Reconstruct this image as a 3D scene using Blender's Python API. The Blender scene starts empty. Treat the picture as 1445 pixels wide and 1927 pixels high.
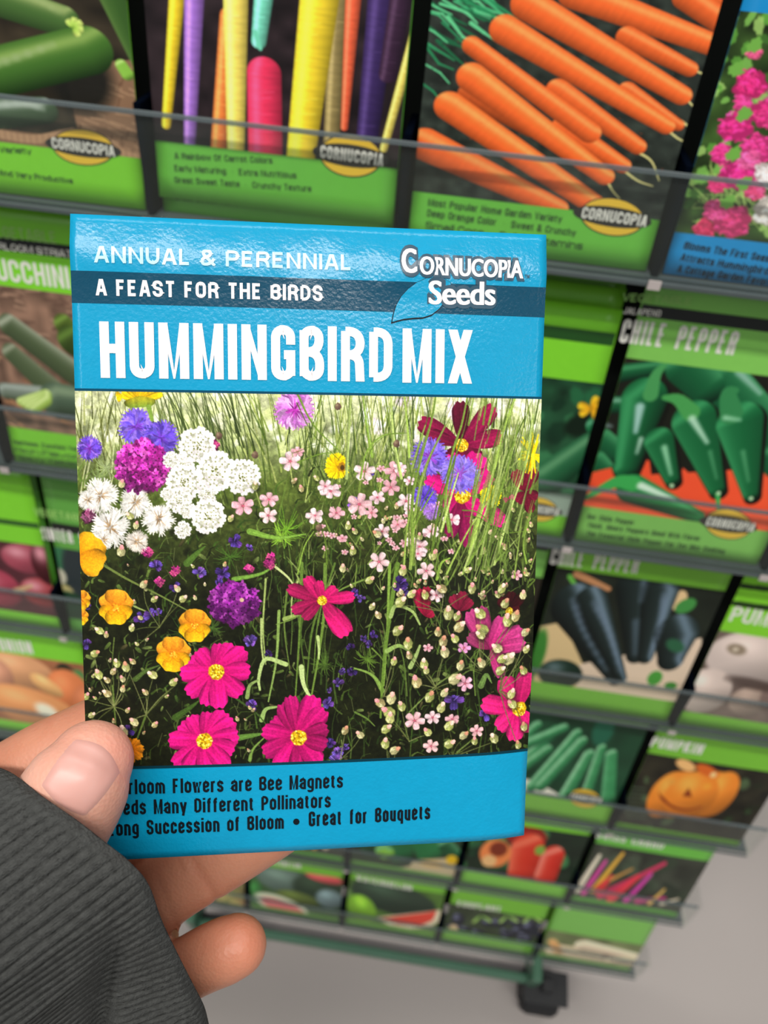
import bpy, bmesh, math, random
import numpy as np
from mathutils import Vector, Matrix

random.seed(7)
RNG = np.random.default_rng(11)
scene = bpy.context.scene
COL = scene.collection
PI = math.pi

# ------------------------------------------------------------------ frames
FW, FH, FPX = 1445.0, 1927.0, 1430.0          # the photograph and its focal length in pixels
CX, CY = FW / 2, FH / 2


def nrm(v):
    v = np.asarray(v, float)
    return v / np.linalg.norm(v)


# rack frame seen from the camera (camera axes: x right, y down, z forward), solved from the photo
h = nrm([0.98888, 0.13953, -0.05140])          # along the trays, to the right
d = nrm(np.array([-0.06881, 0.73587, 0.67362]))
d = nrm(d - h * (d @ h))                       # down the sloping front of the rack
n = np.cross(h, d)
if n[2] > 0:
    n = -n                                     # out of the rack, towards the viewer
LEAN = math.radians(9)
g = math.cos(LEAN) * d - math.sin(LEAN) * n    # gravity
o = math.sin(LEAN) * d + math.cos(LEAN) * n    # horizontal, out of the rack
P0 = np.array([0.09460, -0.08149, 0.26676])    # foot of the third divider from the right, top tray in view
PITCH, TIER = 0.0905, 0.13152

CAM_H = float((P0 + 5 * TIER * d) @ g) + 0.085  # floor under the lowest tray
R3 = np.array([h, -o, -g])                     # camera axes -> world axes


def W(p):
    """camera-frame point(s) -> world"""
    p = np.asarray(p, float)
    return p @ R3.T + np.array([0, 0, CAM_H])


def at(px, py, z):
    """the point that stands at depth z behind a picture position"""
    return np.array([(px - CX) / FPX * z, (py - CY) / FPX * z, z])


def pix(p):
    p = np.asarray(p, float)
    return np.stack([p[..., 0] / p[..., 2] * FPX + CX, p[..., 1] / p[..., 2] * FPX + CY], -1)


def lin(c):
    c = np.asarray(c, float)
    if c.max() > 1.001:
        c = c / 255.0
    return np.where(c <= 0.04045, c / 12.92, ((c + 0.055) / 1.055) ** 2.4)


# ------------------------------------------------------------------ objects
def tag(ob, label=None, cat=None, group=None, kind=None):
    if label: ob['label'] = label
    if cat: ob['category'] = cat
    if group: ob['group'] = group
    if kind: ob['kind'] = kind
    return ob


def empty(name, loc=(0, 0, 0)):
    e = bpy.data.objects.new(name, None)
    e.empty_display_size = 0.02
    e.location = loc
    COL.objects.link(e)
    return e


def mesh_obj(name, verts, faces, mat, parent=None, smooth=False, vcol=None):
    me = bpy.data.meshes.new(name)
    verts = np.asarray(verts, float)
    off = np.zeros(3)
    if parent is not None:
        off = np.array(parent.location)
        if parent.parent is not None:
            off = off + np.array(parent.parent.location)
    elif len(verts):
        lo, hi = verts.min(0), verts.max(0)
        off = np.array([(lo[0] + hi[0]) / 2, (lo[1] + hi[1]) / 2, lo[2]])
    me.from_pydata([tuple(v) for v in (verts - off)], [], [tuple(f) for f in faces])
    me.update()
    if smooth:
        me.polygons.foreach_set('use_smooth', [True] * len(me.polygons))
    ob = bpy.data.objects.new(name, me)
    if parent is None:
        ob.location = off
    else:
        ob.parent = parent
    if mat is not None:
        me.materials.append(mat)
    COL.objects.link(ob)
    return ob


def grid_obj(name, P, mat, parent, colors=None, smooth=True):
    """P (H,W,3) world points; colors (H,W,3) linear"""
    H_, W_ = P.shape[:2]
    off = np.array(parent.location) if parent is not None else np.zeros(3)
    if parent is not None and parent.parent is not None:
        off = off + np.array(parent.parent.location)
    me = bpy.data.meshes.new(name)
    V = (P.reshape(-1, 3) - off).astype(np.float32)
    idx = np.arange(H_ * W_).reshape(H_, W_)
    F = np.stack([idx[:-1, :-1], idx[1:, :-1], idx[1:, 1:], idx[:-1, 1:]], -1).reshape(-1, 4)
    me.vertices.add(len(V)); me.vertices.foreach_set('co', V.ravel())
    me.loops.add(F.size); me.loops.foreach_set('vertex_index', F.ravel().astype(np.int32))
    me.polygons.add(len(F))
    me.polygons.foreach_set('loop_start', (np.arange(len(F)) * 4).astype(np.int32))
    me.update(calc_edges=True)
    if smooth:
        me.polygons.foreach_set('use_smooth', np.ones(len(F), bool))
    if colors is not None:
        ca = me.color_attributes.new('ink', 'FLOAT_COLOR', 'POINT')
        C4 = np.ones((len(V), 4), np.float32); C4[:, :3] = colors.reshape(-1, 3)
        ca.data.foreach_set('color', C4.ravel())
    ob = bpy.data.objects.new(name, me)
    me.materials.append(mat)
    ob.parent = parent
    COL.objects.link(ob)
    return ob


def box(c, ax, half):
    """box in the camera frame: centre, three axes, half sizes -> world verts, faces"""
    c = np.asarray(c, float)
    vs = []
    for sx, sy, sz in ((-1, -1, -1), (1, -1, -1), (1, 1, -1), (-1, 1, -1), (-1, -1, 1), (1, -1, 1), (1, 1, 1), (-1, 1, 1)):
        vs.append(c + sx * half[0] * ax[0] + sy * half[1] * ax[1] + sz * half[2] * ax[2])
    fs = [(0, 3, 2, 1), (4, 5, 6, 7), (0, 1, 5, 4), (1, 2, 6, 5), (2, 3, 7, 6), (3, 0, 4, 7)]
    return W(np.array(vs)), fs


def bev(ob, w, seg=2):
    m = ob.modifiers.new('bevel', 'BEVEL'); m.width = w; m.segments = seg; m.limit_method = 'ANGLE'
    return ob


class MB:
    """collects several solids into ONE mesh (only for pieces of one part)"""
    def __init__(self): self.v, self.f = [], []
    def add(self, vf):
        b = len(self.v); self.v += [tuple(x) for x in vf[0]]; self.f += [tuple(i + b for i in f) for f in vf[1]]
    def obj(self, name, mat, parent=None, smooth=False):
        return mesh_obj(name, self.v, self.f, mat, parent, smooth)


# ------------------------------------------------------------------ materials
def material(name, color=(200, 200, 200), rough=0.5, coat=0.0, spec=0.5, metal=0.0, var=0.0, scale=80.0, bump=0.0, bscale=300.0, sss=0.0):
    m = bpy.data.materials.new(name); m.use_nodes = True
    nt = m.node_tree; b = nt.nodes['Principled BSDF']
    c = lin(color)
    b.inputs['Base Color'].default_value = (*c, 1)
    b.inputs['Roughness'].default_value = rough
    b.inputs['Metallic'].default_value = metal
    b.inputs['Specular IOR Level'].default_value = spec
    b.inputs['Coat Weight'].default_value = coat
    b.inputs['Coat Roughness'].default_value = .2
    tc = nt.nodes.new('ShaderNodeTexCoord')
    if var > 0:
        nz = nt.nodes.new('ShaderNodeTexNoise'); nz.inputs['Scale'].default_value = scale; nz.inputs['Detail'].default_value = 5
        nt.links.new(tc.outputs['Object'], nz.inputs['Vector'])
        rp = nt.nodes.new('ShaderNodeValToRGB')
        rp.color_ramp.elements[0].position = 0.3; rp.color_ramp.elements[1].position = 0.7
        rp.color_ramp.elements[0].color = (*np.clip(c * (1 - var), 0, 1), 1)
        rp.color_ramp.elements[1].color = (*np.clip(c * (1 + var), 0, 1), 1)
        nt.links.new(nz.outputs['Fac'], rp.inputs['Fac']); nt.links.new(rp.outputs['Color'], b.inputs['Base Color'])
    if bump > 0:
        nb = nt.nodes.new('ShaderNodeTexNoise'); nb.inputs['Scale'].default_value = bscale; nb.inputs['Detail'].default_value = 4
        nt.links.new(tc.outputs['Object'], nb.inputs['Vector'])
        bp = nt.nodes.new('ShaderNodeBump'); bp.inputs['Strength'].default_value = bump; bp.inputs['Distance'].default_value = 0.001
        nt.links.new(nb.outputs['Fac'], bp.inputs['Height']); nt.links.new(bp.outputs['Normal'], b.inputs['Normal']); nt.links.new(bp.outputs['Normal'], b.inputs['Coat Normal'])
    if sss > 0:
        b.inputs['Subsurface Weight'].default_value = sss
        b.inputs['Subsurface Radius'].default_value = (1.0, 0.35, 0.2)
        b.inputs['Subsurface Scale'].default_value = 0.003
    return m


def ink_material(name, rough, coat, bump=0.0):
    m = material(name, (255, 255, 255), rough, coat)
    nt = m.node_tree; b = nt.nodes['Principled BSDF']
    a = nt.nodes.new('ShaderNodeVertexColor'); a.layer_name = 'ink'
    nt.links.new(a.outputs['Color'], b.inputs['Base Color'])
    if bump:
        tc = nt.nodes.new('ShaderNodeTexCoord')
        nb = nt.nodes.new('ShaderNodeTexNoise'); nb.inputs['Scale'].default_value = 260; nb.inputs['Detail'].default_value = 5
        nt.links.new(tc.outputs['Object'], nb.inputs['Vector'])
        bp = nt.nodes.new('ShaderNodeBump'); bp.inputs['Strength'].default_value = bump; bp.inputs['Distance'].default_value = 0.0006
        nt.links.new(nb.outputs['Fac'], bp.inputs['Height']); nt.links.new(bp.outputs['Normal'], b.inputs['Normal'])
    return m


def clear_plastic(name, tint, haze, hazecol, refl=0.06):
    m = bpy.data.materials.new(name); m.use_nodes = True
    nt = m.node_tree; nt.nodes.clear()
    out = nt.nodes.new('ShaderNodeOutputMaterial')
    tr = nt.nodes.new('ShaderNodeBsdfTransparent'); tr.inputs['Color'].default_value = (*tint, 1)
    df = nt.nodes.new('ShaderNodeBsdfDiffuse'); df.inputs['Color'].default_value = (*lin(hazecol), 1)
    gl = nt.nodes.new('ShaderNodeBsdfGlossy'); gl.inputs['Roughness'].default_value = 0.08
    fr = nt.nodes.new('ShaderNodeFresnel'); fr.inputs['IOR'].default_value = 1.35
    ge = nt.nodes.new('ShaderNodeNewGeometry'); iv = nt.nodes.new('ShaderNodeMath'); iv.operation = 'SUBTRACT'; iv.inputs[0].default_value = 1.0
    lw = nt.nodes.new('ShaderNodeMath'); lw.operation = 'MULTIPLY'
    nt.links.new(ge.outputs['Backfacing'], iv.inputs[1]); nt.links.new(iv.outputs[0], lw.inputs[0]); nt.links.new(fr.outputs[0], lw.inputs[1])
    # faint scuffs in the plastic
    tc = nt.nodes.new('ShaderNodeTexCoord'); nz = nt.nodes.new('ShaderNodeTexNoise'); nz.inputs['Scale'].default_value = 40
    nt.links.new(tc.outputs['Object'], nz.inputs['Vector'])
    mp = nt.nodes.new('ShaderNodeMapRange'); mp.inputs['To Min'].default_value = haze * 0.7; mp.inputs['To Max'].default_value = haze * 1.3
    nt.links.new(nz.outputs['Fac'], mp.inputs['Value'])
    m1 = nt.nodes.new('ShaderNodeMixShader'); m2 = nt.nodes.new('ShaderNodeMixShader')
    nt.links.new(mp.outputs['Result'], m1.inputs['Fac'])
    nt.links.new(tr.outputs[0], m1.inputs[1]); nt.links.new(df.outputs[0], m1.inputs[2])
    nt.links.new(lw.outputs[0], m2.inputs['Fac']); nt.links.new(m1.outputs[0], m2.inputs[1]); nt.links.new(gl.outputs[0], m2.inputs[2])
    nt.links.new(m2.outputs[0], out.inputs['Surface'])
    return m


MAT = {}
def flat_ink(color, rough=0.38, coat=0.15):
    k = ('ink', tuple(color), rough)
    if k not in MAT:
        MAT[k] = material('ink_%d_%d_%d' % tuple(color), color, rough, coat, var=0.02, scale=300)
    return MAT[k]


# ------------------------------------------------------------------ painter for printed pictures
class Canvas:
    """a small raster painter: shapes are given in picture units, `mp` maps them into the print"""
    def __init__(self, w, hgt, mp, base=(30, 30, 20)):
        self.w, self.h, self.mp = w, hgt, mp
        self.a = np.zeros((hgt, w, 3), np.float32); self.a[:] = np.array(base, np.float32) / 255

    def _win(self, x0, y0, x1, y1):
        x0 = max(0, int(math.floor(x0))); y0 = max(0, int(math.floor(y0)))
        x1 = min(self.w, int(math.ceil(x1)) + 1); y1 = min(self.h, int(math.ceil(y1)) + 1)
        if x1 <= x0 or y1 <= y0: return None
        yy, xx = np.mgrid[y0:y1, x0:x1].astype(np.float32)
        return x0, y0, x1, y1, xx, yy

    def _put(self, wn, alpha, col):
        x0, y0, x1, y1 = wn[:4]
        c = np.asarray(col, np.float32)
        if c.max() > 1.5: c = c / 255
        s = self.a[y0:y1, x0:x1]
        s += alpha[..., None] * (c - s)

    def sc(self, x, y):
        p = self.mp(np.array([[x, y], [x + 1, y]], float))
        return float(np.linalg.norm(p[1] - p[0]))

    def stroke(self, pts, w0, w1, col, alpha=1.0, soft=0.6, n_=0):
        pts = np.asarray(pts, float)
        if n_ and len(pts) > 2:
            pts = spline(pts, n_)
        k = self.sc(*pts[0]); q = self.mp(pts); m = len(q) - 1
        for i in range(m):
            ra = k * (w0 + (w1 - w0) * i / m) / 2; rb = k * (w0 + (w1 - w0) * (i + 1) / m) / 2
            a, b = q[i], q[i + 1]; r = max(ra, rb, .35) + 1.5
            wn = self._win(min(a[0], b[0]) - r, min(a[1], b[1]) - r, max(a[0], b[0]) + r, max(a[1], b[1]) + r)
            if wn is None: continue
            xx, yy = wn[4], wn[5]; dx, dy = b - a; L = dx * dx + dy * dy + 1e-9
            t = np.clip(((xx - a[0]) * dx + (yy - a[1]) * dy) / L, 0, 1)
            ds = np.hypot(xx - a[0] - t * dx, yy - a[1] - t * dy)
            rr = ra + (rb - ra) * t
            al = np.clip((rr - ds) / (2 * soft) + .5, 0, 1) * np.minimum(1, rr / .35) * alpha
            self._put(wn, al, col)

    def capsule(self, p, q, r0, r1, col, hi=None, lo=None, tex=0.0, light=(-.5, -.8)):
        """a rounded tapering body with the shading the printed photograph shows"""
        k = self.sc(*p); a, b = self.mp(np.array([p, q], float)); r0 *= k; r1 *= k; r = max(r0, r1) + 2
        wn = self._win(min(a[0], b[0]) - r, min(a[1], b[1]) - r, max(a[0], b[0]) + r, max(a[1], b[1]) + r)
        if wn is None: return
        xx, yy = wn[4], wn[5]; dx, dy = b - a; L = dx * dx + dy * dy + 1e-9; Ln = math.sqrt(L)
        t0 = ((xx - a[0]) * dx + (yy - a[1]) * dy) / L; t = np.clip(t0, 0, 1)
        ox, oy = xx - a[0] - t * dx, yy - a[1] - t * dy
        ds = np.hypot(ox, oy); rr = r0 + (r1 - r0) * t
        side = (ox * light[0] + oy * light[1]) / np.maximum(rr, .1) / math.hypot(*light)
        c = np.asarray(col, np.float32); hi = c * 1.3 + 20 if hi is None else np.asarray(hi, np.float32); lo = c * .5 if lo is None else np.asarray(lo, np.float32)
        f = np.clip(side, -1, 1)
        cc = np.where(f[..., None] > 0, c + (hi - c) * (np.exp(-((f - .5) / .28) ** 2))[..., None], c + (lo - c) * (-f)[..., None] ** 1.3)
        if tex:
            q_ = t0 * Ln / k; cc = cc * (1 + tex * (np.sin(q_ * .31 + 3 * np.sin(q_ * .07)) * np.sin(ds / np.maximum(rr, .1) * 2 + q_ * .13))[..., None])
        al = np.clip((rr - ds) / 1.4 + .5, 0, 1)
        self._put(wn, al, np.clip(cc, 0, 255) / 255)

    def blob(self, x, y, rx, ry, col, ang=0, soft=.15, alpha=1.0, rag=0.0, hi=None):
        k = self.sc(x, y); c0 = self.mp(np.array([[x, y]], float))[0]; rx *= k; ry *= k; r = max(rx, ry) * (1 + rag) + 2
        wn = self._win(c0[0] - r, c0[1] - r, c0[0] + r, c0[1] + r)
        if wn is None: return
        xx, yy = wn[4] - c0[0], wn[5] - c0[1]; ca, sa = math.cos(ang), math.sin(ang)
        u, v = (xx * ca + yy * sa) / rx, (-xx * sa + yy * ca) / ry
        rad = np.hypot(u, v)
        if rag:
            th = np.arctan2(v, u); ph = random.random() * 6
            rad = rad / (1 + rag * (np.sin(3 * th + ph) * .5 + np.sin(7 * th + 2 * ph) * .5))
        s = max(soft, 1.0 / max(min(rx, ry), 1))
        al = np.clip((1 - rad) / s + .5, 0, 1) * alpha
        c = np.asarray(col, np.float32) / 255
        if hi is not None:
            f = np.exp(-(((u + .35) / .45) ** 2 + ((v + .4) / .4) ** 2))[..., None]
            c = c + (np.asarray(hi, np.float32) / 255 - c) * f
            c = c * (1 - .35 * np.clip(u * .5 + v * .7, 0, 1))[..., None]
        self._put(wn, al, np.clip(c, 0, 1) if c.ndim > 1 else c)

    def petal(self, x, y, ang, ln, wd, c0, c1, streak=.12, notch=.08, fat=.7, seed=0, teeth=3):
        """one petal from its foot (x, y): wide blade, toothed tip, fine streaks"""
        k = self.sc(x, y); q = self.mp(np.array([[x, y], [x + math.cos(ang) * ln, y + math.sin(ang) * ln]], float))
        a = q[0]; ax = q[1] - q[0]; L = np.hypot(*ax) + 1e-6; ax = ax / L; wdp = wd * k / 2
        r = L + wdp
        wn = self._win(a[0] + min(0, ax[0] * L) - wdp - 2, a[1] + min(0, ax[1] * L) - wdp - 2, a[0] + max(0, ax[0] * L) + wdp + 2, a[1] + max(0, ax[1] * L) + wdp + 2)
        if wn is None: return
        xx, yy = wn[4] - a[0], wn[5] - a[1]
        s = (xx * ax[0] + yy * ax[1]) / L; t = (-xx * ax[1] + yy * ax[0]) / wdp
        tip = 1 - notch * (.5 + .5 * np.cos(t * PI * teeth + seed)) - .2 * t ** 4
        prof = np.where(s < fat, np.sin(np.clip(s / fat, 0, 1) * PI / 2) ** .8, np.sqrt(np.clip(1 - ((s - fat) / (1.12 - fat)) ** 2, 0, 1)))
        al = np.clip((prof - np.abs(t)) * wdp / 1.2 + .5, 0, 1) * np.clip((tip - s) * L / 1.2 + .5, 0, 1) * (s > -.02)
        c0 = np.asarray(c0, np.float32); c1 = np.asarray(c1, np.float32)
        c = c0 + (c1 - c0) * np.clip(s, 0, 1)[..., None]
        st = np.sin(t * 9 + seed * 3) * .5 + np.sin(t * 17 + seed) * .35
        c = c * (1 + streak * st - .14 * np.clip(t * math.cos(seed), -1, 1) - .45 * np.abs(t) ** 4 - .22 * np.exp(-s / .12))[..., None]
        self._put(wn, al, np.clip(c, 0, 255) / 255)

    def poly(self, pts, col, alpha=1.0):
        q = self.mp(np.asarray(pts, float)); wn = self._win(q[:, 0].min() - 1, q[:, 1].min() - 1, q[:, 0].max() + 1, q[:, 1].max() + 1)
        if wn is None: return
        acc = 0
        for ox, oy in ((-.25, -.25), (.25, -.25), (-.25, .25), (.25, .25)):
            xx, yy = wn[4] + ox, wn[5] + oy; ins = np.zeros(xx.shape, bool)
            for i in range(len(q)):
                (xa, ya), (xb, yb) = q[i - 1], q[i]
                if ya == yb: continue
                ins ^= ((ya > yy) != (yb > yy)) & (xx < (xb - xa) * (yy - ya) / (yb - ya) + xa)
            acc = acc + ins * .25
        self._put(wn, acc.astype(np.float32) * alpha, np.asarray(col, np.float32) / 255)

    def mottle(self, amp, cell):
        """soft uneven tone of a printed picture"""
        hh, ww = int(self.h / cell) + 2, int(self.w / cell) + 2
        g_ = RNG.random((hh, ww)).astype(np.float32)
        y = np.linspace(0, hh - 1.001, self.h); x = np.linspace(0, ww - 1.001, self.w)
        yi, xi = y.astype(int), x.astype(int); fy, fx = (y - yi)[:, None], (x - xi)[None]
        b = g_[yi][:, xi] * (1 - fy) * (1 - fx) + g_[yi + 1][:, xi] * fy * (1 - fx) + g_[yi][:, xi + 1] * (1 - fy) * fx + g_[yi + 1][:, xi + 1] * fy * fx
        self.a *= (1 + amp * (b - .5) * 2)[..., None]

    def linear(self, gain=1.0):
        return np.clip(lin(np.clip(self.a, 0, 1)) * gain, 0, .95)


def spline(p, n_):
    p = np.asarray(p, float); m = len(p)
    q = np.vstack([2 * p[0] - p[1], p, 2 * p[-1] - p[-2]]); out = []
    for t in np.linspace(0, m - 1, n_):
        i = min(int(t), m - 2); f = t - i; a, b, c, e = q[i:i + 4]
        out.append(.5 * ((2 * b) + (-a + c) * f + (2 * a - 5 * b + 4 * c - e) * f * f + (-a + 3 * b - 3 * c + e) * f ** 3))
    return np.array(out)


# ------------------------------------------------------------------ a printed face: plane + gentle bulge
class Face:
    def __init__(self, c, a, b, wd, ht, bulge=None):
        self.c, self.a, self.b = np.asarray(c, float), nrm(a), nrm(b)      # top-left corner, right, down
        self.n = np.cross(self.a, self.b)
        if self.n @ self.c > 0: self.n = -self.n                             # towards the viewer
        self.w, self.ht, self.bulge = wd, ht, bulge or (lambda u, v: np.zeros(np.broadcast(u, v).shape))

    def uv(self, px):
        """picture positions -> metres on the face"""
        px = np.atleast_2d(np.asarray(px, float))
        r = np.stack([(px[:, 0] - CX) / FPX, (px[:, 1] - CY) / FPX, np.ones(len(px))], -1)
        off = np.zeros(len(px))
        for _ in range(4):
            t = ((self.c @ self.n) + off) / (r @ self.n)
            q = r * t[:, None] - self.c
            x, y = q @ self.a, q @ self.b
            off = self.bulge(np.clip(x / self.w, 0, 1), np.clip(y / self.ht, 0, 1))
        return np.stack([x, y], -1)

    def pt(self, x, y, lift=0.0):
        x, y = np.asarray(x, float), np.asarray(y, float)
        z = self.bulge(np.clip(x / self.w, 0, 1), np.clip(y / self.ht, 0, 1)) + lift
        return W(self.c + x[..., None] * self.a + y[..., None] * self.b + z[..., None] * self.n)

    def patch(self, x0, y0, x1, y1, nx, ny, lift):
        xx, yy = np.meshgrid(np.linspace(x0, x1, nx), np.linspace(y0, y1, ny))
        return self.pt(xx, yy, lift)


_fonts = {}
def text_mesh(s, offset=0.0, spacing=1.0):
    cu = bpy.data.curves.new('txt', 'FONT'); cu.body = s; cu.size = 1.0; cu.offset = offset; cu.resolution_u = 4
    cu.space_character = spacing
    ob = bpy.data.objects.new('txt', cu); COL.objects.link(ob)
    dg = bpy.context.evaluated_depsgraph_get()
    me = bpy.data.meshes.new_from_object(ob.evaluated_get(dg))
    V = np.array([v.co[:2] for v in me.vertices]); F = [tuple(p.vertices) for p in me.polygons]
    bpy.data.objects.remove(ob); bpy.data.curves.remove(cu); bpy.data.meshes.remove(me)
    return V, F


CAPH = {}
def put_round_text(face, s, left, right, cap, mat, parent, name, lift=6e-5, bold=0.0, smear=0.0, spacing=1.0, cuts=14, slices=None, grow=0.0):
    """lettering that runs on the face from `left` to `right` (picture positions of the baseline), `cap` picture units high"""
    V, F = text_mesh(s, bold, spacing)
    if 'H' not in CAPH:
        CAPH['H'] = text_mesh('H')[0][:, 1].max()
    caph = CAPH['H'] + 2 * bold * 0
    L, Rr = face.uv(left)[0], face.uv(right)[0]
    T = face.uv((left[0], left[1] - cap))[0]
    ch = np.linalg.norm(T - L)
    x0, x1 = V[:, 0].min(), V[:, 0].max()
    ex = Rr - L; wid = np.linalg.norm(ex); ex = ex / wid; ey = np.array([ex[1], -ex[0]])
    if ey[1] > 0: ey = -ey
    sx = (wid - smear * ch) / (x1 - x0); sy = ch / caph
    k = max(1, int(math.ceil(smear / 0.035)) + 1) if smear else 1
    bm = bmesh.new()
    for j in range(k):
        dx = smear * ch * (j / (k - 1) if k > 1 else 0)
        vs = [bm.verts.new(((x - x0) * sx + dx, y * sy, j * 4e-6)) for x, y in V]
        for f in F:
            try: bm.faces.new([vs[i] for i in f])
            except ValueError: pass
    for i in range(1, cuts):
        bmesh.ops.bisect_plane(bm, geom=bm.verts[:] + bm.edges[:] + bm.faces[:], plane_co=(wid * i / cuts, 0, 0), plane_no=(1, 0, 0))
    bm.verts.ensure_lookup_table(); bm.verts.index_update()
    q = np.array([v.co[:] for v in bm.verts])
    Fs = [tuple(v.index for v in f.verts) for f in bm.faces]
    bm.free()
    xy = L + q[:, :1] * ex + q[:, 1:2] * ey
    P = face.pt(xy[:, 0], xy[:, 1], lift + q[:, 2])
    # wind the faces towards the viewer
    return mesh_obj(name, P, Fs, mat, parent)


# ------------------------------------------------------------------ condensed gothic lettering, drawn stroke by stroke
X_ = .74                                                         # x-height over cap height
def _box(x0, y0, x1, y1): return [(x0, y0), (x1, y0), (x1, y1), (x0, y1), (x0, y0)]


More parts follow.
